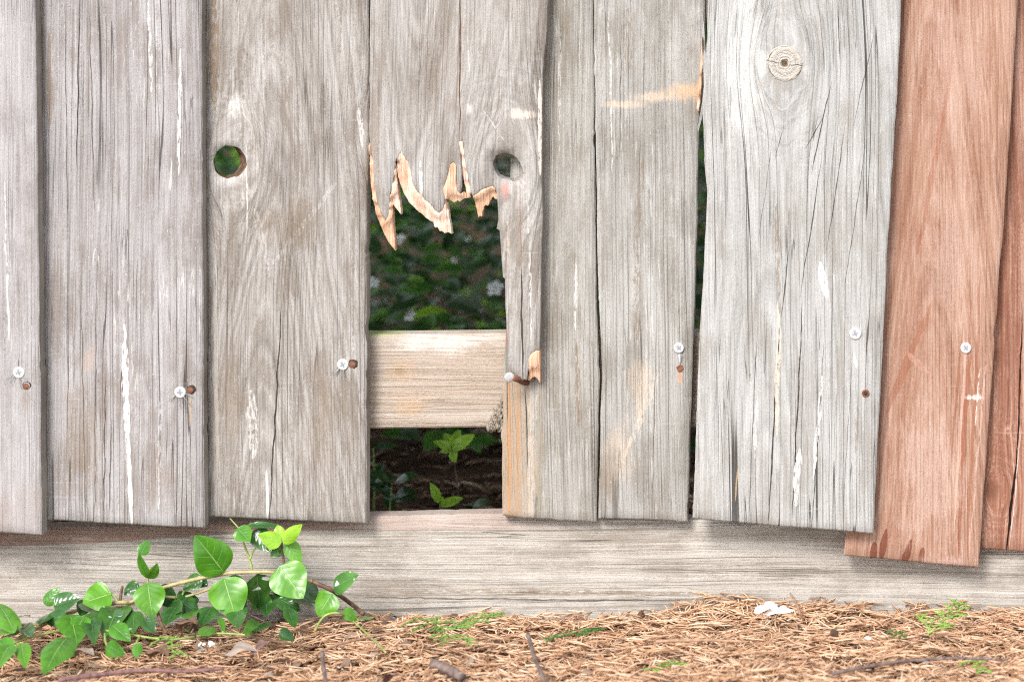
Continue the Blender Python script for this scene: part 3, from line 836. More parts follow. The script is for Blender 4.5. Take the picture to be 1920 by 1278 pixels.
def screw(board, px, py, Y0, r=11, rot=.3, proud=.0014):
    v, f = disc(r * S, [(0, -proud * .75), (.3, -proud * .8), (.62, -proud * .95), (.82, -proud), (.95, -proud * .8), (1.0, -proud * .3), (1.0, .003)])
    o = link("screw", mesh("screw", v, f, True), [M_ZINC], board)
    o.location = W(px, py, Y0) - Vector(board.location)
    mb = MB(); w_, l_ = .00065, r * S * .52
    for k in range(2):
        a = rot + k * math.pi / 2
        c, s_ = math.cos(a), math.sin(a)
        q = [Vector((c * i * l_ - s_ * j * w_, -proud - .00006 - k * .00004, s_ * i * l_ + c * j * w_)) for i, j in ((-1, -1), (1, -1), (1, 1), (-1, 1))]
        mb.add(q + [p + Vector((0, .0005, 0)) for p in q], [(0, 1, 2, 3), (0, 4, 5, 1), (1, 5, 6, 2), (2, 6, 7, 3), (3, 7, 4, 0)])
    me = mesh("recess_shade", mb.v, mb.f)
    link("recess_shade", me, [M_SLOT], o)  # raised cross, coloured darker to stand for the shade of the recess
    return o
def nail(board, px, py, Y0, rx=7, seed=0):
    v, f = disc(rx * S, [(0, -.0009), (.6, -.001), (.92, -.0006), (1.0, 0), (1.0, .003)], 14, .12, seed)
    o = link("rusty_nail", mesh("rusty_nail", v, f, True), [M_RUST], board)
    o.location = W(px, py, Y0) - Vector(board.location)
    v, f = disc(rx * S, [(0, -.00015), (.8, -.0002), (1.22, -.0003), (1.26, .001)], 18, .28, seed + 3)
    s = link("nail_hole_and_shadow", mesh("nail_hole_and_shadow", v, f, True), [M_DARK], board)  # flat dark disc painted as the ragged shadow ring round the nail
    s.location = W(px + 1.5, py - 1.5, Y0 - .0003) - Vector(board.location)
screw(b1, 36, 698, Y - .0006); nail(b1, 49, 724, Y - .0004, 6.5, 1)
screw(b2, 338, 735, Y2, 11, .1); nail(b2, 357, 731, Y2, 6.5, 2)
screw(b3, 643, 683, Y3, 11, .5); nail(b3, 661, 683, Y3, 7, 3)
screw(b6, 1273, 652, Y6 - .001, 10, .8); screw(b7, 1604, 625, Y7, 11.5, .4); screw(b8, 1811, 652, Y8, 10.5, .7)
# loose frayed fibres round the screws
mb_f = {}
rf_ = random.Random(77)
for bd, px, py, yy in ((b1, 36, 698, Y), (b3, 643, 683, Y3), (b2, 338, 735, Y2)):
    mb = MB()
    for k in range(7):
        a = rf_.uniform(-2.9, -.2)
        p0 = W(px + 9 * math.cos(a), py - 9 * math.sin(a), yy - .0008); L_ = rf_.uniform(9, 20)
        p1 = W(px + (9 + L_ * .6) * math.cos(a), py - (9 + L_ * .6) * math.sin(a) + 2, yy - .003)
        p2 = W(px + (9 + L_) * math.cos(a + .2), py - (9 + L_) * math.sin(a) + 5, yy - .002)
        mb.tube([p0, p1, p2], .00035, .0001, 4)
    mb.build("frayed_fibres", M_SLIVER, bd)
# pulled fastener below the screw of board 6: a chipped hole with the old shank showing
mb = MB(); mb.tube([W(1274, 664, Y6 - .004), W(1275, 676, Y6 - .0015), W(1275, 690, Y6 + .001)], .0011, .0009, 8)
mb.build("screw_shank", M_ZINC, b6)
v, f = disc(6.5 * S, [(0, -.0002), (.8, -.0003), (1.0, -.0005), (1.1, .001)], 16, .35, 5)
so = link("nail_hole_and_shadow", mesh("nail_hole_and_shadow", v, f, True), [M_RUST], b6); so.location = W(1275, 690, Y6 - .0006) - Vector(b6.location)
v, f = disc(7 * S, [(0, .0), (.55, -.0001), (.8, -.0007), (1.0, -.0006), (1.1, .001)], 16, .1, 8)
so = link("nail_hole_and_shadow", mesh("nail_hole_and_shadow", v, f, True), [M_RUST], b7); so.location = W(1623, 737, Y7 - .0004) - Vector(b7.location)
v, f = disc(4 * S, [(0, -.0011), (.8, -.0011), (1.0, .0)], 12, .2, 8)
link("nail_pit", mesh("nail_pit", v, f, True), [M_DARK], so)
# bent nail in front of board 5
mb = MB()
mb.tube([W(990, 717, Y5 + .004), W(982, 716, Y5 - .006), W(972, 711, Y5 - .016), W(962, 708, Y5 - .025)], .0028, .0026, 10)
bn = mb.build("bent_nail", M_RUST, b5)
v, f = disc(9.5 * S, [(0, -.0012), (.5, -.0013), (.9, -.0009), (1.0, -.0003), (1.0, .001), (0.4, .0012)], 18, .05)
hd = link("nail_head", mesh("nail_head", v, f, True), [M_ZINC], bn)
hd.location = W(955, 707, Y5 - .026) - Vector(b5.location); hd.rotation_euler = (.1, 0, .5)

# ------------------------------------------------------------------ ground
def gh(x, y):
    h = .010 * mnoise.noise((x * 5, y * 5, 1.5)) + .005 * mnoise.noise((x * 17, y * 17, 4.5)) + .002 * mnoise.noise((x * 60, y * 60, 2.2))
    k = min(max((y - .03) / .12, 0), 1)
    near = math.exp(-((x / 1.2) ** 2 + (y / 1.5) ** 2))
    h += .014 * max(0, min(1, (x - .05) / .35)) * (1 - k) - .012 * max(0, min(1, (-x - .22) / .2)) * (1 - k)
    return (h + .03 * k * k * (3 - 2 * k)) * (near if y < .05 else 1 if abs(y) < 12 else 0.2) - .018
def axis(fine, far):
    a = list(fine)
    s = a[-1] - a[-2]
    while a[-1] < far: s *= 1.35; a.append(a[-1] + s)
    s = a[1] - a[0]
    while a[0] > -far: s *= 1.35; a.insert(0, a[0] - s)
    return a
gx = axis(np.arange(-.75, .85, .009), 400); gy = axis(np.arange(-.35, .9, .009), 400)
v = [(a, b, gh(a, b)) for b in gy for a in gx]
nx = len(gx)
f = [(j * nx + i, j * nx + i + 1, (j + 1) * nx + i + 1, (j + 1) * nx + i) for j in range(len(gy) - 1) for i in range(nx - 1)]
g = G("leaf_mould")
x, y, z = g.coord()
n1 = g.noise(x * 90, y * 90, z * 90, 5, .7); n2 = g.noise(x * 420, y * 420, z * 420, 3, .7)
col = g.ramp(n1 * .55 + n2 * .45, [(.32, (.03, .018, .012)), (.5, (.12, .07, .045)), (.66, (.27, .17, .115)), (.8, (.40, .28, .20))])
g.bump(n1 + n2 * .6, .006, 1)
M_SOIL = g.out(col, .95, .1)
go = link("ground", mesh("ground", v, f, True), [M_SOIL])
go['kind'] = 'structure'; go['label'] = "brown soil under the needle litter"

# needle litter in front of the fence
rn = random.Random(11)
def litter(n, xr, yr, lift, rad, ln, seed, frond=.35, dens=None):
    R = random.Random(seed)
    vv, ff = [], []
    def needle(p, dirv, L, r, bend):
        side = Vector((-dirv.y, dirv.x, 0)).normalized()
        base = len(vv)
        ns = 4
        for i in range(ns + 1):
            q = i / ns
            c = p + dirv * (L * (q - .5)) + side * (bend * L * (q - .5) ** 2) + Vector((0, 0, -abs(bend) * L * .3 * (q - .5) ** 2))
            rr = r * (1.0 if 0 < i < ns else .45)
            up = Vector((0, 0, 1))
            for k in range(4):
                a = k * math.pi / 2 + .6
                vv.append(c + side * (rr * math.cos(a)) + up * (rr * math.sin(a)))
        for i in range(ns):
            for k in range(4):
                ff.append((base + i * 4 + k, base + i * 4 + (k + 1) % 4, base + (i + 1) * 4 + (k + 1) % 4, base + (i + 1) * 4 + k))
        ff.append((base + 3, base + 2, base + 1, base)); e = base + ns * 4
        ff.append((e, e + 1, e + 2, e + 3))
    k = 0
    while k < n:
        x = R.uniform(*xr); y = R.uniform(*yr)
        if dens and R.random() > dens(x, y): k += 1; continue
        z = gh(x, y) + R.random() ** 1.6 * lift
        if R.random() < frond:      # a dead spray: short shoots along one curved axis
            a = R.uniform(0, 6.28); L = R.uniform(.02, .05); m = R.randint(6, 12); bd = R.uniform(-.8, .8)
            ax = Vector((math.cos(a), math.sin(a), R.uniform(-.1, .25)))
            pt = []
            for i in range(m):
                q = i / m
                an = a + bd * q
                ax = Vector((math.cos(an), math.sin(an), ax.z))
                p = Vector((x, y, z + .002)) + ax * (L * (q - .5))
                if y < .04 and p.y > .030: continue
                sg = 1 if i % 2 else -1
                d_ = Vector((math.cos(an + sg * .6), math.sin(an + sg * .6), R.uniform(-.1, .3))).normalized()
                l = R.uniform(.35, .75) * ln[1] * (1 - .4 * q)
                needle(p + d_ * l * .4, d_, l, rad * R.uniform(.7, 1.1), R.uniform(-.5, .5))
                k += 1
            needle(Vector((x, y, z + .002)), Vector((math.cos(a + bd / 2), math.sin(a + bd / 2), 0)), L, rad * 1.1, -bd * .8)
        else:
            a = R.uniform(0, 6.28)
            d_ = Vector((math.cos(a), math.sin(a), R.gauss(0, .16))).normalized()
            L = R.uniform(*ln)
            if y < .04 and y + abs(d_.y) * L / 2 > .031: y = .030 - abs(d_.y) * L / 2
            needle(Vector((x, y, z)), d_, L, rad * R.uniform(.6, 1.35), R.gauss(0, .7))
            k += 1
    return mesh("needle_litter", vv, ff, True)
g = G("dry_needles")
gi = g.new('ShaderNodeNewGeometry')
x, y, z = g.coord()
isl = V(g, gi.outputs['Random Per Island'])
n1 = g.noise(x * 300, y * 300, z * 300, 3, .6)
big = g.noise(x * 14, y * 14, 1, 2)
vv_ = isl * .72 + (n1 - .5) * .5 + (big - .5) * .35 + .12
col = g.ramp(g.clamp(vv_), [(.05, (.17, .085, .045)), (.2, (.41, .225, .125)), (.5, (.57, .355, .22)), (.8, (.67, .475, .33)), (.98, (.79, .66, .53))])
g.bump(n1, .0008, .6)
M_NEEDLE = g.out(col, .7, .25)
nl = link("needle_litter", litter(38000, (-.66, .72), (-.28, .030), .012, .00066, (.010, .034), 5), [M_NEEDLE])
tag(nl, "dry tan conifer needles covering the ground along the fence", "needle litter", kind='stuff')
g2 = G("rotting_mulch")
gi = g2.new('ShaderNodeNewGeometry'); isl = V(g2, gi.outputs['Random Per Island'])
M_MULCH = g2.out(g2.ramp(isl, [(.0, (.03, .018, .012)), (.5, (.10, .06, .04)), (.85, (.24, .15, .10)), (.93, (.5, .38, .29))]), .85, .2)
ml = link("mulch", litter(9500, (-.55, .35), (.07, 1.3), .02, .0014, (.012, .05), 8, .15), [M_MULCH])
tag(ml, "dark brown bark and needle mulch behind the fence", "mulch", kind='stuff')

# ------------------------------------------------------------------ leaf materials
def leaf_mat(name, dark, light, vein, rough=.28, spots=0.0, sp=.5, trans=.12):
    g = G(name)
    u, v_, _ = g.coord('UV')
    X, Y_, Z_ = g.coord()
    cu = g.abs(u - .5) * 2
    n = g.noise(X * 70, Y_ * 70, Z_ * 70, 3, .55)
    col = g.ramp(n * .8 + cu * .2, [(.28, dark), (.72, light)])
    mid = g.step(cu, .05, .012)
    fr = g.m('FRACT', v_ * 5.5 - cu * 1.5 + g.noise(X * 50, Y_ * 50, Z_ * 50, 1) * .22)
    lat = g.step(g.abs(fr - .5), .05, .008) * g.step(cu, .9, .3)
    vn = g.max(mid, lat * .62)
    col = g.mix(vn * .8, col, vein)
    h = -vn * .7 + g.step(g.abs(fr - .5), .0, .5) * -.12 + n * .5
    if spots:
        s_ = g.step(g.noise(X * 95, Y_ * 95, Z_ * 95, 1), .64, .69)
        col = g.mix(s_ * spots, col, (.82, .85, .83))
    g.bump(h, .0009, .7)
    m_ = g.out(col, rough, sp)
    b = g.bsdf
    # light passing through the blade
    tr = g.new('ShaderNodeBsdfTranslucent'); mx = g.new('ShaderNodeMixShader')
    g.t.links.new(col.k, tr.inputs[0]); mx.inputs[0].default_value = trans
    out = g.t.nodes['Material Output']
    g.t.links.new(b.outputs[0], mx.inputs[1]); g.t.links.new(tr.outputs[0], mx.inputs[2]); g.t.links.new(mx.outputs[0], out.inputs[0])
    return m_
LM = {
 'd': leaf_mat("leaf_dark", (.014, .06, .010), (.045, .14, .025), (.09, .22, .06), .2, sp=.7),
 'm': leaf_mat("leaf_green", (.028, .125, .006), (.08, .25, .014), (.24, .44, .10), .28, sp=.55),
 'l': leaf_mat("leaf_light", (.045, .17, .008), (.115, .31, .016), (.30, .50, .12), .32, sp=.5),
 'y': leaf_mat("leaf_young", (.19, .40, .02), (.34, .58, .05), (.46, .66, .16), .35),
 's': leaf_mat("leaf_spotted", (.022, .08, .014), (.07, .20, .03), (.16, .33, .10), .26, .9),
}
def stem_mat(name, c0, c1): return simple(name, c0, c1, (120, 120, 120), .5, .35)
M_STEM = stem_mat("stem_brown", (.26, .19, .09), (.46, .40, .20))
M_STEMG = stem_mat("stem_green", (.17, .25, .05), (.34, .40, .13))
M_STEMR = stem_mat("stem_woody", (.08, .045, .03), (.20, .12, .075))

def spline(pts, n=8):
    P = [Vector(p) for p in pts]; out = []
    for i in range(len(P) - 1):
        p0, p1, p2, p3 = P[max(i - 1, 0)], P[i], P[i + 1], P[min(i + 2, len(P) - 1)]
        for k in range(n):
            t = k / n
            out.append(.5 * ((2 * p1) + (p2 - p0) * t + (2 * p0 - 5 * p1 + 4 * p2 - p3) * t * t + (3 * p1 - p0 - 3 * p2 + p3) * t ** 3))
    out.append(P[-1]); return out

# ------------------------------------------------------------------ the vine in front
vine = thing("vine", W(300, 1180, -.02), "trailing green vine with glossy rounded leaves climbing the bottom board", "vine")
def WL(px, py, Y, clear=.020):
    clear -= .004
    p = W(px, py, Y)
    if p.z < clear: p = GP(px, py, clear)
    return p
def vstem(pts, Y, r0, r1, mat):
    q = conv(4, pts)
    mb = MB(); rs = random.Random(len(pts))
    P = [WL(p[0], p[1], Y + (p[2] if len(p) > 2 else 0) + rs.uniform(-.002, .002), .016) for p in q]
    mb.tube(spline(P, 7), r0, r1, 8, lump=.12, rnd=rs)
    mb.build("stem", mat, vine)
vstem([(-60, 700), (60, 650), (160, 590), (300, 520), (450, 472), (600, 450), (660, 446), (790, 385), (930, 345), (1050, 320), (1150, 303), (1260, 298), (1380, 300), (1480, 325), (1560, 345)], -.022, .0019, .0016, M_STEM)
vstem([(1560, 345), (1660, 390, .005), (1760, 460, .012), (1815, 505, .015)], -.022, .0017, .0022, M_STEMR)
vstem([(380, 545), (480, 510), (600, 470), (720, 440), (800, 420), (905, 425), (980, 405), (1040, 385), (1100, 350)], -.010, .0014, .0011, M_STEM)
vstem([(60, 655), (200, 612), (410, 578), (600, 602), (780, 630), (900, 632), (1080, 605), (1230, 612)], -.045, .0010, .0009, M_STEMG)
vstem([(1230, 612), (1400, 648), (1570, 672)], -.045, .0012, .0009, M_STEMR)
vstem([(80, 560), (140, 562), (210, 556)], -.012, .0012, .001, M_STEM)
vstem([(1262, 295), (1250, 240), (1232, 190), (1218, 150), (1200, 90), (1150, 30)], -.016, .0012, .0005, M_STEMG)
vstem([(1425, 290), (1418, 240), (1410, 190), (1408, 140)], -.018, .0013, .001, M_STEMR)
vstem([(1250, 235), (1265, 195), (1290, 165)], -.016, .0009, .0007, M_STEMG)
vstem([(1575, 590), (1620, 520), (1690, 503), (1760, 540), (1850, 620), (1930, 700)], -.06, .0010, .0007, M_STEMG)
vstem([(600, 450), (606, 400), (612, 370)], -.018, .0014, .0012, M_STEMR)
vstem([(740, 372), (738, 340), (742, 325)], -.024, .001, .0008, M_STEMG)
vstem([(545, 400), (575, 425), (590, 450)], -.022, .001, .001, M_STEMG)
vstem([(525, 605), (526, 640), (535, 665)], -.05, .001, .0009, M_STEMG)
vstem([(700, 620), (685, 645), (688, 665)], -.05, .001, .0009, M_STEMG)
vstem([(905, 425), (925, 385), (945, 365)], -.01, .001, .001, M_STEMG)
vstem([(1115, 600), (1108, 570), (1100, 530)], -.045, .001, .001, M_STEMG)
vstem([(1240, 610), (1238, 585)], -.045, .001, .001, M_STEMG)
vstem([(780, 480), (795, 520), (815, 575), (830, 600)], .006, .0016, .0014, M_STEMR)
VL = [ # base, tip, width, tone, base depth, tip depth offset, tilt of the blade
 ((1122, 302), (978, 118), 175, 'm', -26, -14, (.2, .1)), ((1118, 326), (1182, 536), 180, 'l', -34, -16, (-.1, -.3)), ((1286, 308), (1300, 482), 128, 's', -20, -10, (.25, -.1)),
 ((1396, 268), (1516, 430), 178, 'l', -32, -10, (-.2, -.1)), ((738, 352), (764, 528), 142, 'l', -30, -14, (.1, -.2)), ((556, 405), (412, 452), 158, 'l', -24, -10, (.1, .3)),
 ((350, 500), (388, 642), 150, 'm', -30, -20, (.4, -.3)), ((338, 612), (222, 786), 140, 'm', -46, -12, (.15, -.2)), ((600, 462), (524, 612), 140, 's', -32, -14, (.1, -.2)),
 ((672, 490), (664, 594), 84, 's', -24, -10, (0, -.3)), ((702, 212), (744, 138), 58, 'm', -24, 6, (.6, .4)), ((742, 330), (692, 205), 70, 'm', -26, -12, (-.5, .2)), ((744, 335), (788, 262), 60, 'l', -28, -10, (.7, .0)),
 ((1188, 78), (1252, 146), 86, 'm', -22, -10, (.2, .2)), ((1270, 88), (1358, 196), 96, 'd', -14, -10, (.1, .2)), ((1408, 150), (1288, 112), 82, 'y', -30, -8, (0, .5)), ((1412, 150), (1510, 60), 66, 'y', -30, -12, (.2, .2)),
 ((1404, 130), (1388, 62), 60, 'y', -26, 4, (.3, .1)), ((1234, 62), (1426, 66), 36, 'd', -20, 4, (0, 1.1)), ((1434, 142), (1506, 262), 78, 'l', -22, -4, (.5, -.1)), ((1412, 170), (1352, 222), 64, 'm', -14, -4, (0, 0)),
 ((1664, 380), (1786, 308), 108, 's', -22, -8, (.1, .2)), ((1660, 402), (1588, 520), 132, 'l', -26, -10, (0, -.1)), ((1716, 490), (1790, 540), 62, 'l', -34, -8, (0, .2)), ((1796, 534), (1872, 522), 58, 'l', -40, -6, (0, .3)),
 ((792, 372), (886, 478), 98, 'd', -8, -8, (.1, .1)), ((1006, 318), (914, 388), 84, 's', -8, -4, (0, .1)), ((222, 462), (296, 372), 66, 'm', -18, -8, (.3, .2)), ((268, 468), (400, 424), 108, 'd', -20, -12, (.1, .4)),
 ((196, 540), (290, 486), 74, 'd', -14, -6, (0, .2)), ((88, 520), (150, 508), 48, 'd', -14, -4, (0, .2)), ((74, 592), (-14, 430), 96, 'l', -34, -14, (.3, .2)), ((72, 600), (-60, 560), 86, 'l', -40, -14, (.1, .4)),
 ((106, 646), (128, 768), 70, 'l', -44, -10, (.2, -.2)), ((46, 660), (-24, 788), 96, 'm', -44, -12, (.1, -.2)), ((532, 660), (624, 712), 78, 'm', -54, -10, (0, .1)), ((690, 652), (682, 728), 46, 'm', -52, -6, (.2, 0)),
 ((1130, 330), (1236, 440), 110, 'd', -8, 2, (.1, 0)), ((1392, 425), (1500, 490), 90, 'd', -6, -6, (0, .3)), ((1238, 592), (1312, 508), 58, 'm', -40, -6, (.4, .2)), ((1180, 450), (1196, 585), 100, 'd', -6, -10, (0, -.2)),
 ((1010, 610), (1078, 556), 66, 'l', -48, -6, (.3, .5)), ((1098, 518), (1122, 602), 34, 'm', -40, -4, (.7, 0)), ((688, 348), (618, 412), 70, 'd', -8, -6, (0, .2)), ((720, 530), (776, 604), 66, 'd', -12, -8, (.1, 0)),
 ((452, 490), (470, 640), 90, 'd', -8, -16, (.2, -.2)), ((1400, 585), (1476, 640), 56, 'd', -34, -6, (0, .5)), ((610, 470), (668, 560), 70, 'd', -10, -8, (0, 0)), ((1208, 380), (1222, 460), 60, 'd', -10, -4, (.5, 0)),
 ((980, 330), (1040, 370), 60, 'd', -2, -4, (0, .2)), ((930, 590), (985, 620), 44, 's', -30, -6, (0, .6)), ((1440, 480), (1476, 580), 66, 'd', -14, -10, (.3, 0)),
 ((250, 500), (330, 570), 92, 'd', -12, -6, (.2, .1)), ((420, 520), (372, 604), 92, 'm', -34, -8, (.1, 0)), ((1280, 590), (1350, 540), 70, 'd', -30, -4, (0, .4)), ((1060, 470), (1004, 566), 96, 'd', -4, -6, (0, .1)), ((1340, 400), (1330, 506), 104, 'd', -6, -4, (.2, 0)), ((560, 560), (650, 640), 82, 'm', -36, -6, (0, .2)),
 ((-10, 640), (62, 724), 96, 'm', -46, -8, (.2, 0)), ((880, 470), (826, 566), 92, 'd', -4, -6, (0, 0)), ((930, 520), (1004, 466), 76, 'm', -10, -4, (0, .3)), ((150, 600), (92, 540), 70, 'd', -16, -4, (.1, .2)), ((440, 440), (400, 520), 80, 'd', -10, -4, (.3, 0)), ((620, 500), (560, 560), 80, 'd', -12, -4, (0, .2)), ((20, 560), (96, 600), 74, 'm', -40, -6, (0, .3)),
]
rl = random.Random(3)
for k in range(84):
    q = rl.random() ** 1.1
    x_ = rl.uniform(-20, 1560) if k % 3 else rl.uniform(-20, 600); y_ = 560 - (x_ - 60) / 1500 * 190 + rl.uniform(-50, 95)
    an = rl.uniform(-.4, 3.6); L_ = rl.uniform(70, 120)
    tp_ = conv(4, [(x_, max(y_, y_ + L_ * math.sin(an)))])[0]
    if tp_[1] > 1150 or L_ * math.sin(an) < 0 and k % 2: continue
    VL.append(((x_, y_), (x_ + L_ * math.cos(an), y_ + L_ * math.sin(an)), L_ * rl.uniform(.7, .95), 'dddmsd'[rl.randrange(6)], rl.uniform(-6, 10), rl.uniform(-4, 4), (rl.uniform(-.3, .3), rl.uniform(0, .6))))
for (b, t, w_, tone, y0, y1, (tx, tz)) in VL:
    (bx, by), (tx2, ty2) = conv(4, [b])[0], conv(4, [t])[0]
    mb = MB()
    nrm = Vector((tx + rl.uniform(-.12, .12), -1, tz + .15 + rl.uniform(-.12, .12)))
    pa, pb = WL(bx, by, y0 / 1000, .026), WL(tx2, ty2, (y0 + y1) / 1000, .016)
    if pb.z < .03 or pa.z < .03: nrm = Vector((tx, -.8, .75))
    mb.leaf(pa, pb, nrm, w_ / 2.6667 * S * 1.08, fold=rl.uniform(.12, .34), curl=rl.uniform(-.05, .28), nu=10, nv=16, shape=.66, wave=rl.uniform(.02, .05), droop=rl.uniform(.0, .25), rnd=rl)
    mb.build("leaf", LM[tone], vine)

# ------------------------------------------------------------------ bits lying on the litter
M_SPRIG = {k: simple("sprig_" + k, a, b, (160, 160, 160), .5, .35) for k, a, b in (('green', (.06, .15, .025), (.20, .33, .06)), ('bright', (.11, .24, .03), (.26, .42, .08)), ('dark', (.035, .10, .02), (.09, .19, .04)))}
def sprig(label, p0, p1, nb, ln, mat, seed, z=.022, rise=.008):
    R = random.Random(seed)
    a = GP(p0[0], p0[1], z); b = GP(p1[0], p1[1], z + rise)
    o = thing("conifer_sprig", a, label, "sprig", "green conifer sprigs on the litter")
    ax = b - a; L = ax.length; d = ax.normalized(); s = Vector((-d.y, d.x, .15)).normalized()
    st, fo = MB(), MB()
    pt = [a + ax * (i / 6) + s * (L * .06 * math.sin(i * .9)) + Vector((0, 0, .004 * math.sin(i * .5))) for i in range(7)]
    st.tube(pt, .0007, .0004, 6)
    def shoot(p, dr, l, r, lev):
        bend = R.uniform(-.3, .3)
        q = [p + dr * (l * k / 4) + s * (bend * l * (k / 4) ** 2) + Vector((0, 0, R.uniform(-.0006, .0006) - .12 * l * (k / 4) ** 2)) for k in range(5)]
        fo.tube(q, r, r * .5, 5, lump=.5, rnd=R)
        if lev:
            for k in (2, 3):
                for sg in (-1, 1):
                    dd = (dr * .8 + s * (sg * .62) + Vector((0, 0, R.uniform(-.1, .25)))).normalized()
                    shoot(q[min(k, 4)], dd, l * R.uniform(.32, .55) * (1.15 - k * .14), r * .85, 0)
    for k in range(nb):
        q = (k + .5) / nb; sg = 1 if k % 2 else -1
        dd = (d * .75 + s * (sg * R.uniform(.4, .75)) + Vector((0, 0, R.uniform(0, .3)))).normalized()
        shoot(a + ax * q + s * (L * .06 * math.sin(q * 5.4)), dd, ln * (1.35 - .5 * q) * R.uniform(.8, 1.2), .00085, 1)
    shoot(b, d, ln * .9, .00085, 1)
    st.build("stem", mat, o); fo.build("foliage", mat, o)
sprig("fan shaped green conifer sprig on the needles below the opening", (770, 1162), (868, 1196), 12, .022, M_SPRIG['green'], 1)
sprig("thin sprig pointing up to the bottom board beside the fan shaped one", (850, 1178), (925, 1152), 9, .011, M_SPRIG['green'], 2)
sprig("flat dark green sprig lying along the foot of the bottom board", (1132, 1178), (1036, 1198), 14, .009, M_SPRIG['dark'], 3)
sprig("small bright sprig in the litter at the bottom edge of the photo", (1275, 1240), (1236, 1254), 5, .009, M_SPRIG['bright'], 4, .012)
sprig("feathery bright sprig standing against the bottom board at the right", (1740, 1190), (1792, 1136), 10, .019, M_SPRIG['bright'], 5)
sprig("small sprig half buried in litter at the right bottom corner", (1805, 1242), (1850, 1256), 5, .009, M_SPRIG['bright'], 6, .012)
sprig("short green sprig among the dead leaves under the vine", (292, 1195), (345, 1225), 7, .010, M_SPRIG['bright'], 7, .012)
sprig("tiny dark sprig beside the pale scrap at the right", (1660, 1186), (1695, 1192), 4, .007, M_SPRIG['dark'], 8, .014)

M_TWIG = {'grey': simple("twig_grey", (.07, .05, .045), (.24, .18, .16), (200, 60, 200), .85, .2, .0008), 'red': simple("twig_red", (.10, .05, .05), (.27, .15, .14), (200, 200, 200), .7, .25, .0005), 'tan': simple("twig_tan", (.22, .13, .08), (.44, .28, .19), (200, 200, 200), .8, .2, .0005)}
def twig(label, pts, r0, r1, m, z=.02):
    o = None
    mb = MB(); R = random.Random(int(pts[0][0]))
    P = [GP(p[0], p[1], z + (p[2] if len(p) > 2 else 0)) for p in pts]
    mb.tube(spline(P, 5), r0, r1, 7, lump=.3, rnd=R)
    o = mb.build("twig", M_TWIG[m], None, loc=P[0])
    tag(o, label, "twig", "twigs on the needle litter")
twig("dark forked grey twig running down to the bottom edge near the middle", [(990, 1188, .012), (1000, 1225, .006), (1012, 1255), (1026, 1290)], .0017, .0020, 'grey')
twig("grey twig standing upright below the vine's end", [(604, 1222, .006), (606, 1245, .003), (613, 1290)], .0015, .0019, 'grey')
twig("long reddish twig lying flat below the vine", [(110, 1274), (200, 1262), (280, 1256), (345, 1258), (420, 1252)], .0022, .0014, 'red', .016)
twig("short thick bark covered twig stub in the litter", [(812, 1243), (835, 1252), (866, 1268)], .0042, .0038, 'grey', .010)
twig("pale tan twig rising right from under the vine", [(590, 1226), (640, 1206), (700, 1192), (760, 1182)], .0013, .0008, 'tan')
twig("slender tan twig lying beside the flat dark sprig", [(1230, 1202), (1320, 1199), (1400, 1203)], .0016, .001, 'tan')
twig("thin grey twig lying toward the right bottom corner", [(1560, 1262), (1680, 1240), (1800, 1233), (1890, 1236)], .0017, .001, 'grey', .016)
twig("curved tan twig leaning on the board beside the white scrap", [(1482, 1112, .004), (1492, 1128, .003), (1500, 1150)], .0009, .0012, 'tan')

M_DRY = {k: leaf_mat("dry_leaf_" + k, a, b, c, .7, trans=.05, sp=.2) for k, a, b, c in (('brown', (.09, .05, .03), (.22, .13, .085), (.3, .2, .14)), ('grey', (.17, .13, .11), (.36, .29, .24), (.4, .33, .28)), ('purple', (.09, .05, .045), (.2, .12, .11), (.26, .17, .15)))}
for (lab, p, q, w_, m, cu) in [("curled grey brown dead leaf on the soil under the vine", (418, 1225), (468, 1200), 30, 'grey', .9), ("purplish dead leaf right of the grey one under the vine", (470, 1228), (490, 1198), 30, 'purple', .8),
        ("brown dead leaf standing on edge below the big vine leaves", (335, 1172), (362, 1152), 26, 'brown', .6), ("pale dead leaf flat between the vine's left leaves", (140, 1222), (172, 1208), 22, 'grey', .5),
        ("brown leaf fragment at the bottom edge beside the bark stub", (722, 1276), (742, 1254), 22, 'purple', .5), ("dark dead leaf in the shade behind the vine stems", (280, 1222), (310, 1206), 30, 'brown', .7)]:
    mb = MB(); a = GP(*p, .010); b = GP(*q, .026)
    mb.leaf(a, b, Vector((.3, -.6, 1)), w_ * S * 1.15, .5, cu, 8, 12, .8, .12, .3, random.Random(int(p[0])))
    o = mb.build("dead_leaf", M_DRY[m], None, loc=a); tag(o, lab, "dead leaf", "dead leaves under the vine")
# crumbled brown leaves and bark among the needles
crumbs = MB(); R = random.Random(17)
for k in range(520):
    x = R.uniform(-.6, .6) if k % 2 else R.gauss(-.28, .14)
    y = -.28 * R.random() ** 1.3 + .025
    p = Vector((x, y, gh(x, y) + R.uniform(.004, .014)))
    a = R.uniform(0, 6.28); L = R.uniform(.004, .013) * (1.5 if x < -.1 and R.random() < .3 else 1)
    d_ = Vector((math.cos(a), math.sin(a), R.uniform(-.3, .5))).normalized() * L
    crumbs.leaf(p - d_ * .5, p + d_ * .5, Vector((R.gauss(0, .5), R.gauss(-.3, .4), 1)), L * R.uniform(.35, .8), R.uniform(.1, .6), R.uniform(-.5, .8), 4, 5, R.uniform(.6, 1.3), .15, .2, R)
g = G("leaf_crumbs")
gi = g.new('ShaderNodeNewGeometry'); isl = V(g, gi.outputs['Random Per Island'])
x, y, z = g.coord()
M_CRUMB = g.out(g.mix(g.noise(x * 260, y * 260, z * 260, 3, .6) * .7, g.ramp(isl, [(0, (.06, .035, .025)), (.4, (.16, .09, .06)), (.75, (.28, .19, .14)), (1, (.42, .35, .29))]), (.08, .05, .035)), .75, .25)
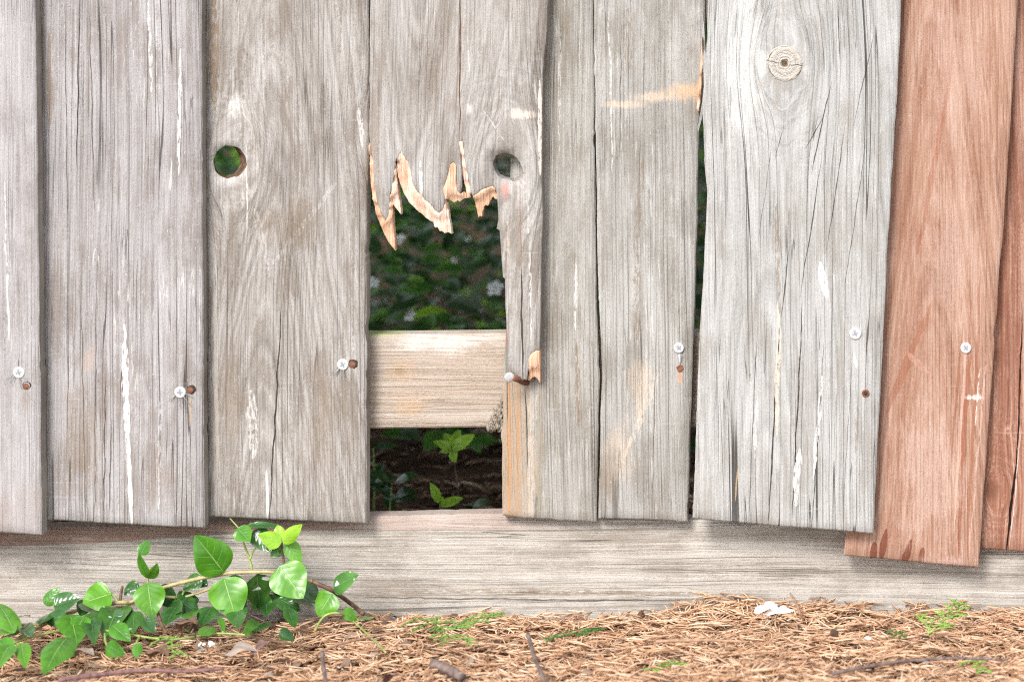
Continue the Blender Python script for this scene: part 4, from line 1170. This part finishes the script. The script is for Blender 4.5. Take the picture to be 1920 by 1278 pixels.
cr = crumbs.build("leaf_crumbs", M_CRUMB, None); tag(cr, "crumbled brown leaf and bark bits mixed into the needles", "leaf litter", kind='stuff')
# pale scraps
M_SCRAP = simple("pale_scrap", (.62, .58, .52), (.85, .83, .79), (200, 200, 200), .8, .2, .001)
def scrap(label, c, w_, h_, n, seed, z):
    R = random.Random(seed); mb = MB(); base = GP(c[0], c[1], z)
    for k in range(n):
        p = base + Vector((R.uniform(-1, 1) * w_ * S, R.uniform(-.004, .004), R.uniform(-.5, .8) * h_ * S))
        d_ = Vector((R.uniform(-1, 1), R.uniform(-.6, .4), R.uniform(-.6, .8))).normalized() * (R.uniform(.4, .9) * h_ * S)
        mb.leaf(p - d_, p + d_, Vector((R.uniform(-.5, .5), -1, R.uniform(0, 1))), h_ * S * R.uniform(.5, 1), .6, .5, 5, 6, .8, .25, 0, R)
    o = mb.build("scrap", M_SCRAP, None, smooth=False, loc=base); tag(o, label, "scrap")
mb = MB(); YS = GP(1450, 1150, .027).y; o_ = W(1450, 1146, YS)
for p, q, w_, nz in [((1412, 1147), (1456, 1131), 14, .6), ((1432, 1150), (1488, 1141), 13, .9), ((1438, 1127), (1464, 1150), 13, .3), ((1425, 1140), (1440, 1128), 10, .1), ((1462, 1136), (1482, 1147), 9, .5)]:
    mb.leaf(W(*p, YS), W(*q, YS - .004), Vector((.3 - nz * .4, -1, nz)), w_ * S, .5, .3, 5, 6, .8, .25, 0, R)
o_ = mb.build("scrap", M_SCRAP, None, smooth=False, loc=o_); tag(o_, "crumpled white paper like scrap at the foot of the bottom board", "scrap")
scrap("small flat white flake under the vine", (384, 1206), 12, 7, 5, 2, .024)
scrap("cream chip of wood near the right sprig", (1626, 1196), 5, 6, 3, 3, .02)

# ------------------------------------------------------------------ garden behind the fence
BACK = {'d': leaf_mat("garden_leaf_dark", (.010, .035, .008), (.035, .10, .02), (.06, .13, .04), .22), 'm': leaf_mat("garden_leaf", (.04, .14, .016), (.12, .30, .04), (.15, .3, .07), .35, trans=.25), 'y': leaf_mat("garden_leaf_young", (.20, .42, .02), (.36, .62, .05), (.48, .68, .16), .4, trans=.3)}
def back_plant(name, label, px, py, Y, n, size, mat, seed, spread=1.0, tall=.03, up=.5):
    R = random.Random(seed)
    c = W(px, py, Y)
    base = Vector((c.x, Y, gh(c.x, Y)))
    o = thing(name, base, label, "plant", "garden plants behind the fence")
    st, fo = MB(), MB()
    st.tube(spline([base, base.lerp(c, .6) + Vector((R.uniform(-.004, .004), 0, 0)), c]), .0012, .0007, 6)
    for k in range(n):
        a = R.uniform(0, 6.28) if n > 3 else k * 6.28 / n + .6
        q = base.lerp(c, R.uniform(.55, 1.0) if k > 2 else 1.0)
        d_ = Vector((math.cos(a), math.sin(a) * .7, R.uniform(-.2, .9) * up)).normalized() * (size * S * R.uniform(.7, 1.1) * spread)
        fo.leaf(q + d_ * .12, q + d_, Vector((0, -.7, 1)), size * S * .5 * R.uniform(.8, 1.1), .3, .3, 6, 8, .85, .03, 0, R)
    st.build("stem", M_STEMG, o); fo.build("foliage", mat, o)
def seedling(label, base_px, Y, leaves, mat, seed):
    R = random.Random(seed)
    c = W(base_px[0], base_px[1], Y); g0 = Vector((c.x + .006, Y, gh(c.x, Y) - .005))
    o = thing("seedling", g0, label, "plant", "garden plants behind the fence")
    st, fo = MB(), MB()
    st.tube(spline([g0, g0.lerp(c, .5) + Vector((.003, 0, 0)), c]), .0007, .0005, 6)
    for (tx, ty, w_, dy, by) in leaves:
        b_ = W(base_px[0], base_px[1] + by, Y); t_ = W(tx, ty, Y + dy)
        fo.leaf(b_, t_, Vector((R.uniform(-.3, .3), -.8, .7)), w_ * S * (D + Y) / D, .3, .25, 8, 10, .8, .03, .1, R)
    st.build("stem", M_STEMR, o); fo.build("foliage", mat, o)
seedling("yellow green seedling behind the opening just under the rail", (848, 842), .24, [(814, 826, 19, -.01, 0), (890, 812, 24, .01, 0), (862, 802, 20, .02, -6), (832, 808, 14, .02, -8), (853, 864, 18, -.02, 2), (826, 846, 13, -.02, 2), (872, 838, 13, -.01, 0)], BACK['y'], 1)
seedling("tiny sprout with two pale upright leaves behind the opening", (824, 942), .20, [(808, 904, 19, -.004, 0), (832, 936, 11, -.01, -8), (870, 930, 20, .02, 6)], BACK['y'], 2)
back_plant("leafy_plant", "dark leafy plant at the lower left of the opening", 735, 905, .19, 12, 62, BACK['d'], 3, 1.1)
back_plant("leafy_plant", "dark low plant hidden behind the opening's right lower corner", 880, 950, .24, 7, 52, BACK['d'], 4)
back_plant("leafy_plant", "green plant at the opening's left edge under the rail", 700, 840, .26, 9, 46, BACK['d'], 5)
mb = {k: MB() for k in 'dm'}
R = random.Random(21)
cm = MB(); cy_ = MB(); cz_ = MB()
for k in range(6500):
    Yp = R.uniform(.5, 2.0)
    x = R.uniform(-.6, .35) * (1 + Yp * .2)
    top = .10 + .19 * min(1, max(0, (Yp - .45) / .35)) + .05 * mnoise.noise((x * 7, Yp * 4, 1))
    z = .03 + R.random() ** .8 * top
    a = R.uniform(0, 6.28); L = R.uniform(.018, .042)
    p = Vector((x, Yp, z)); d_ = Vector((math.cos(a), math.sin(a), R.uniform(-.3, .6))).normalized() * L
    cl = mnoise.noise((x * 9, Yp * 4, z * 9))
    if cl < -.26: continue
    q_ = R.random()
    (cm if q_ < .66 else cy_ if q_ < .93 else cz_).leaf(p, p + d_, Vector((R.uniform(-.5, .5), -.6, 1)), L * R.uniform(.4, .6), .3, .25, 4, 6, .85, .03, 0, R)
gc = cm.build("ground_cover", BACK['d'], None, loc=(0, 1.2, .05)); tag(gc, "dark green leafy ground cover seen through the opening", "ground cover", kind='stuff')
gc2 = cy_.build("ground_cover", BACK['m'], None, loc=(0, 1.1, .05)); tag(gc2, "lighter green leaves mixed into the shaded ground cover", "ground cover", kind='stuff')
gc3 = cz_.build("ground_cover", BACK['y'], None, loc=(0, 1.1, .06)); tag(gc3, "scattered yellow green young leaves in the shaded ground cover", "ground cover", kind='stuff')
M_PETAL = simple("petal", (.80, .84, .90), (.92, .93, .95), (60, 60, 60), .6, .3)
M_EYE = simple("flower_eye", (.4, .35, .1), (.6, .5, .15), rough=.7)
for (lab, px, py, Yp, sz) in [("pale blue flower at the left edge of the opening above the rail", 698, 528, .60, 26), ("white flower at the right edge of the opening above the rail", 928, 539, .62, 30), ("small white flower in the middle of the dark foliage", 851, 488, .75, 11),
        ("tiny white flower highest in the opening", 877, 447, .85, 11), ("dim blue flower just above the rail", 768, 590, .62, 22), ("white flower edge on under the long splinter", 748, 447, .8, 22)]:
    c = W(px, py, Yp); R = random.Random(px)
    base = c + Vector((.004, .05, -.035))
    o = thing("flower", base, lab, "flower", "small periwinkle flowers behind the fence")
    st = MB(); st.tube(spline([c + Vector((.004, .05, -.035)), c + Vector((.002, .03, -.012)), c]), .0007, .0005, 5); st.build("stem", M_STEMR, o)
    pe = MB(); nrm = Vector((R.uniform(-.5, .5), -1, R.uniform(.1, 1.2))).normalized()
    s = nrm.cross(Vector((0, 0, 1))).normalized(); u = s.cross(nrm)
    for k in range(5):
        a = k * 2 * math.pi / 5 + .3
        d_ = (s * math.cos(a) + u * math.sin(a)) * (sz * S * .6 * (D + Yp) / D)
        pe.leaf(c + d_ * .05, c + d_ + nrm * -.001, nrm, sz * S * .55, .1, .2, 4, 6, 1.3, .03, 0, R)
    pe.build("petals", M_PETAL, o)
    ey = MB(); ey.tube([c - nrm * .001, c + nrm * .001], .0012, .0008, 8); ey.build("eye", M_EYE, o)

# shrubs, and an unseen overhead canopy added to darken the garden
def crown(mb, c, rad, n, ls, R, hollow=.35):
    k = 0
    while k < n:
        p = Vector((R.uniform(-1, 1), R.uniform(-1, 1), R.uniform(-1, 1)))
        if p.length > 1 or p.length < hollow: continue
        if mnoise.noise((p.x * 2.3 + c[0] * 3, p.y * 2.3, p.z * 2.3 + c[1])) < -.22: continue
        q = Vector(c) + Vector((p.x * rad[0], p.y * rad[1], p.z * rad[2]))
        d_ = (p + Vector((R.gauss(0, .6), R.gauss(0, .6), R.gauss(0, .6)))).normalized() * ls * R.uniform(.7, 1.2)
        mb.leaf(q, q + d_, Vector((R.gauss(0, .5), R.gauss(0, .5), 1)), ls * .55, .25, .2, 2, 3, .9, 0, 0, R)
        k += 1
R = random.Random(31)
for i, (x, y, hgt_, lab) in enumerate([(-1.1, 3.0, 1.8, "dense dark shrub behind the left boards"), (.1, 3.4, 2.0, "dense green shrub seen through the knot holes"), (1.4, 3.1, 1.7, "dense green shrub behind the red boards")]):
    o = thing("shrub", (x, y, .02), lab, "shrub", "shrubs behind the fence")
    st = MB()
    for k in range(5):
        a = k * 1.3; st.tube(spline([(x, y, 0), (x + .15 * math.cos(a), y + .15 * math.sin(a), hgt_ * .35), (x + .35 * math.cos(a), y + .35 * math.sin(a), hgt_ * .75)], 4), .02, .006, 6)
    st.build("stems", M_STEMR, o)
    fo = MB(); crown(fo, (x, y, hgt_ * .5), (.85, .6, hgt_ * .52), 3200, .075, R, .2); fo.build("foliage", BACK['m'], o)
o = thing("shade_tree", (.9, 1.9, .02), "unseen spreading canopy added to shade the garden behind the fence", "shade_tree")
st = MB(); st.tube(spline([(.9, 1.9, -.05), (.86, 1.85, .5), (.6, 1.6, 1.1), (.2, 1.4, 1.6)], 6), .06, .02, 9, lump=.1); st.tube(spline([(.86, 1.85, .6), (1.1, 1.5, 1.1), (1.3, 1.2, 1.6)], 5), .035, .012, 8)
st.tube(spline([(.7, 1.7, .95), (.1, 1.6, 1.3), (-.6, 1.4, 1.6)], 5), .03, .01, 8); st.build("trunk", M_STEMR, o)
fo = MB()
for c, rd in [((-.8, 1.1, 1.5), (.9, .9, .5)), ((.2, 1.0, 1.55), (.9, .85, .55)), ((1.2, 1.1, 1.5), (.9, .9, .5)), ((-.3, 1.9, 1.8), (1.1, .8, .6)), ((.9, 1.9, 1.8), (1.1, .8, .6)), ((-.3, .5, 1.1), (.9, .35, .25)), ((.8, .5, 1.1), (.9, .35, .25)), ((-.1, .9, .85), (.8, .5, .16))]:
    crown(fo, c, rd, 700, .10, R, .1)
fo.build("crown", BACK['m'], o)
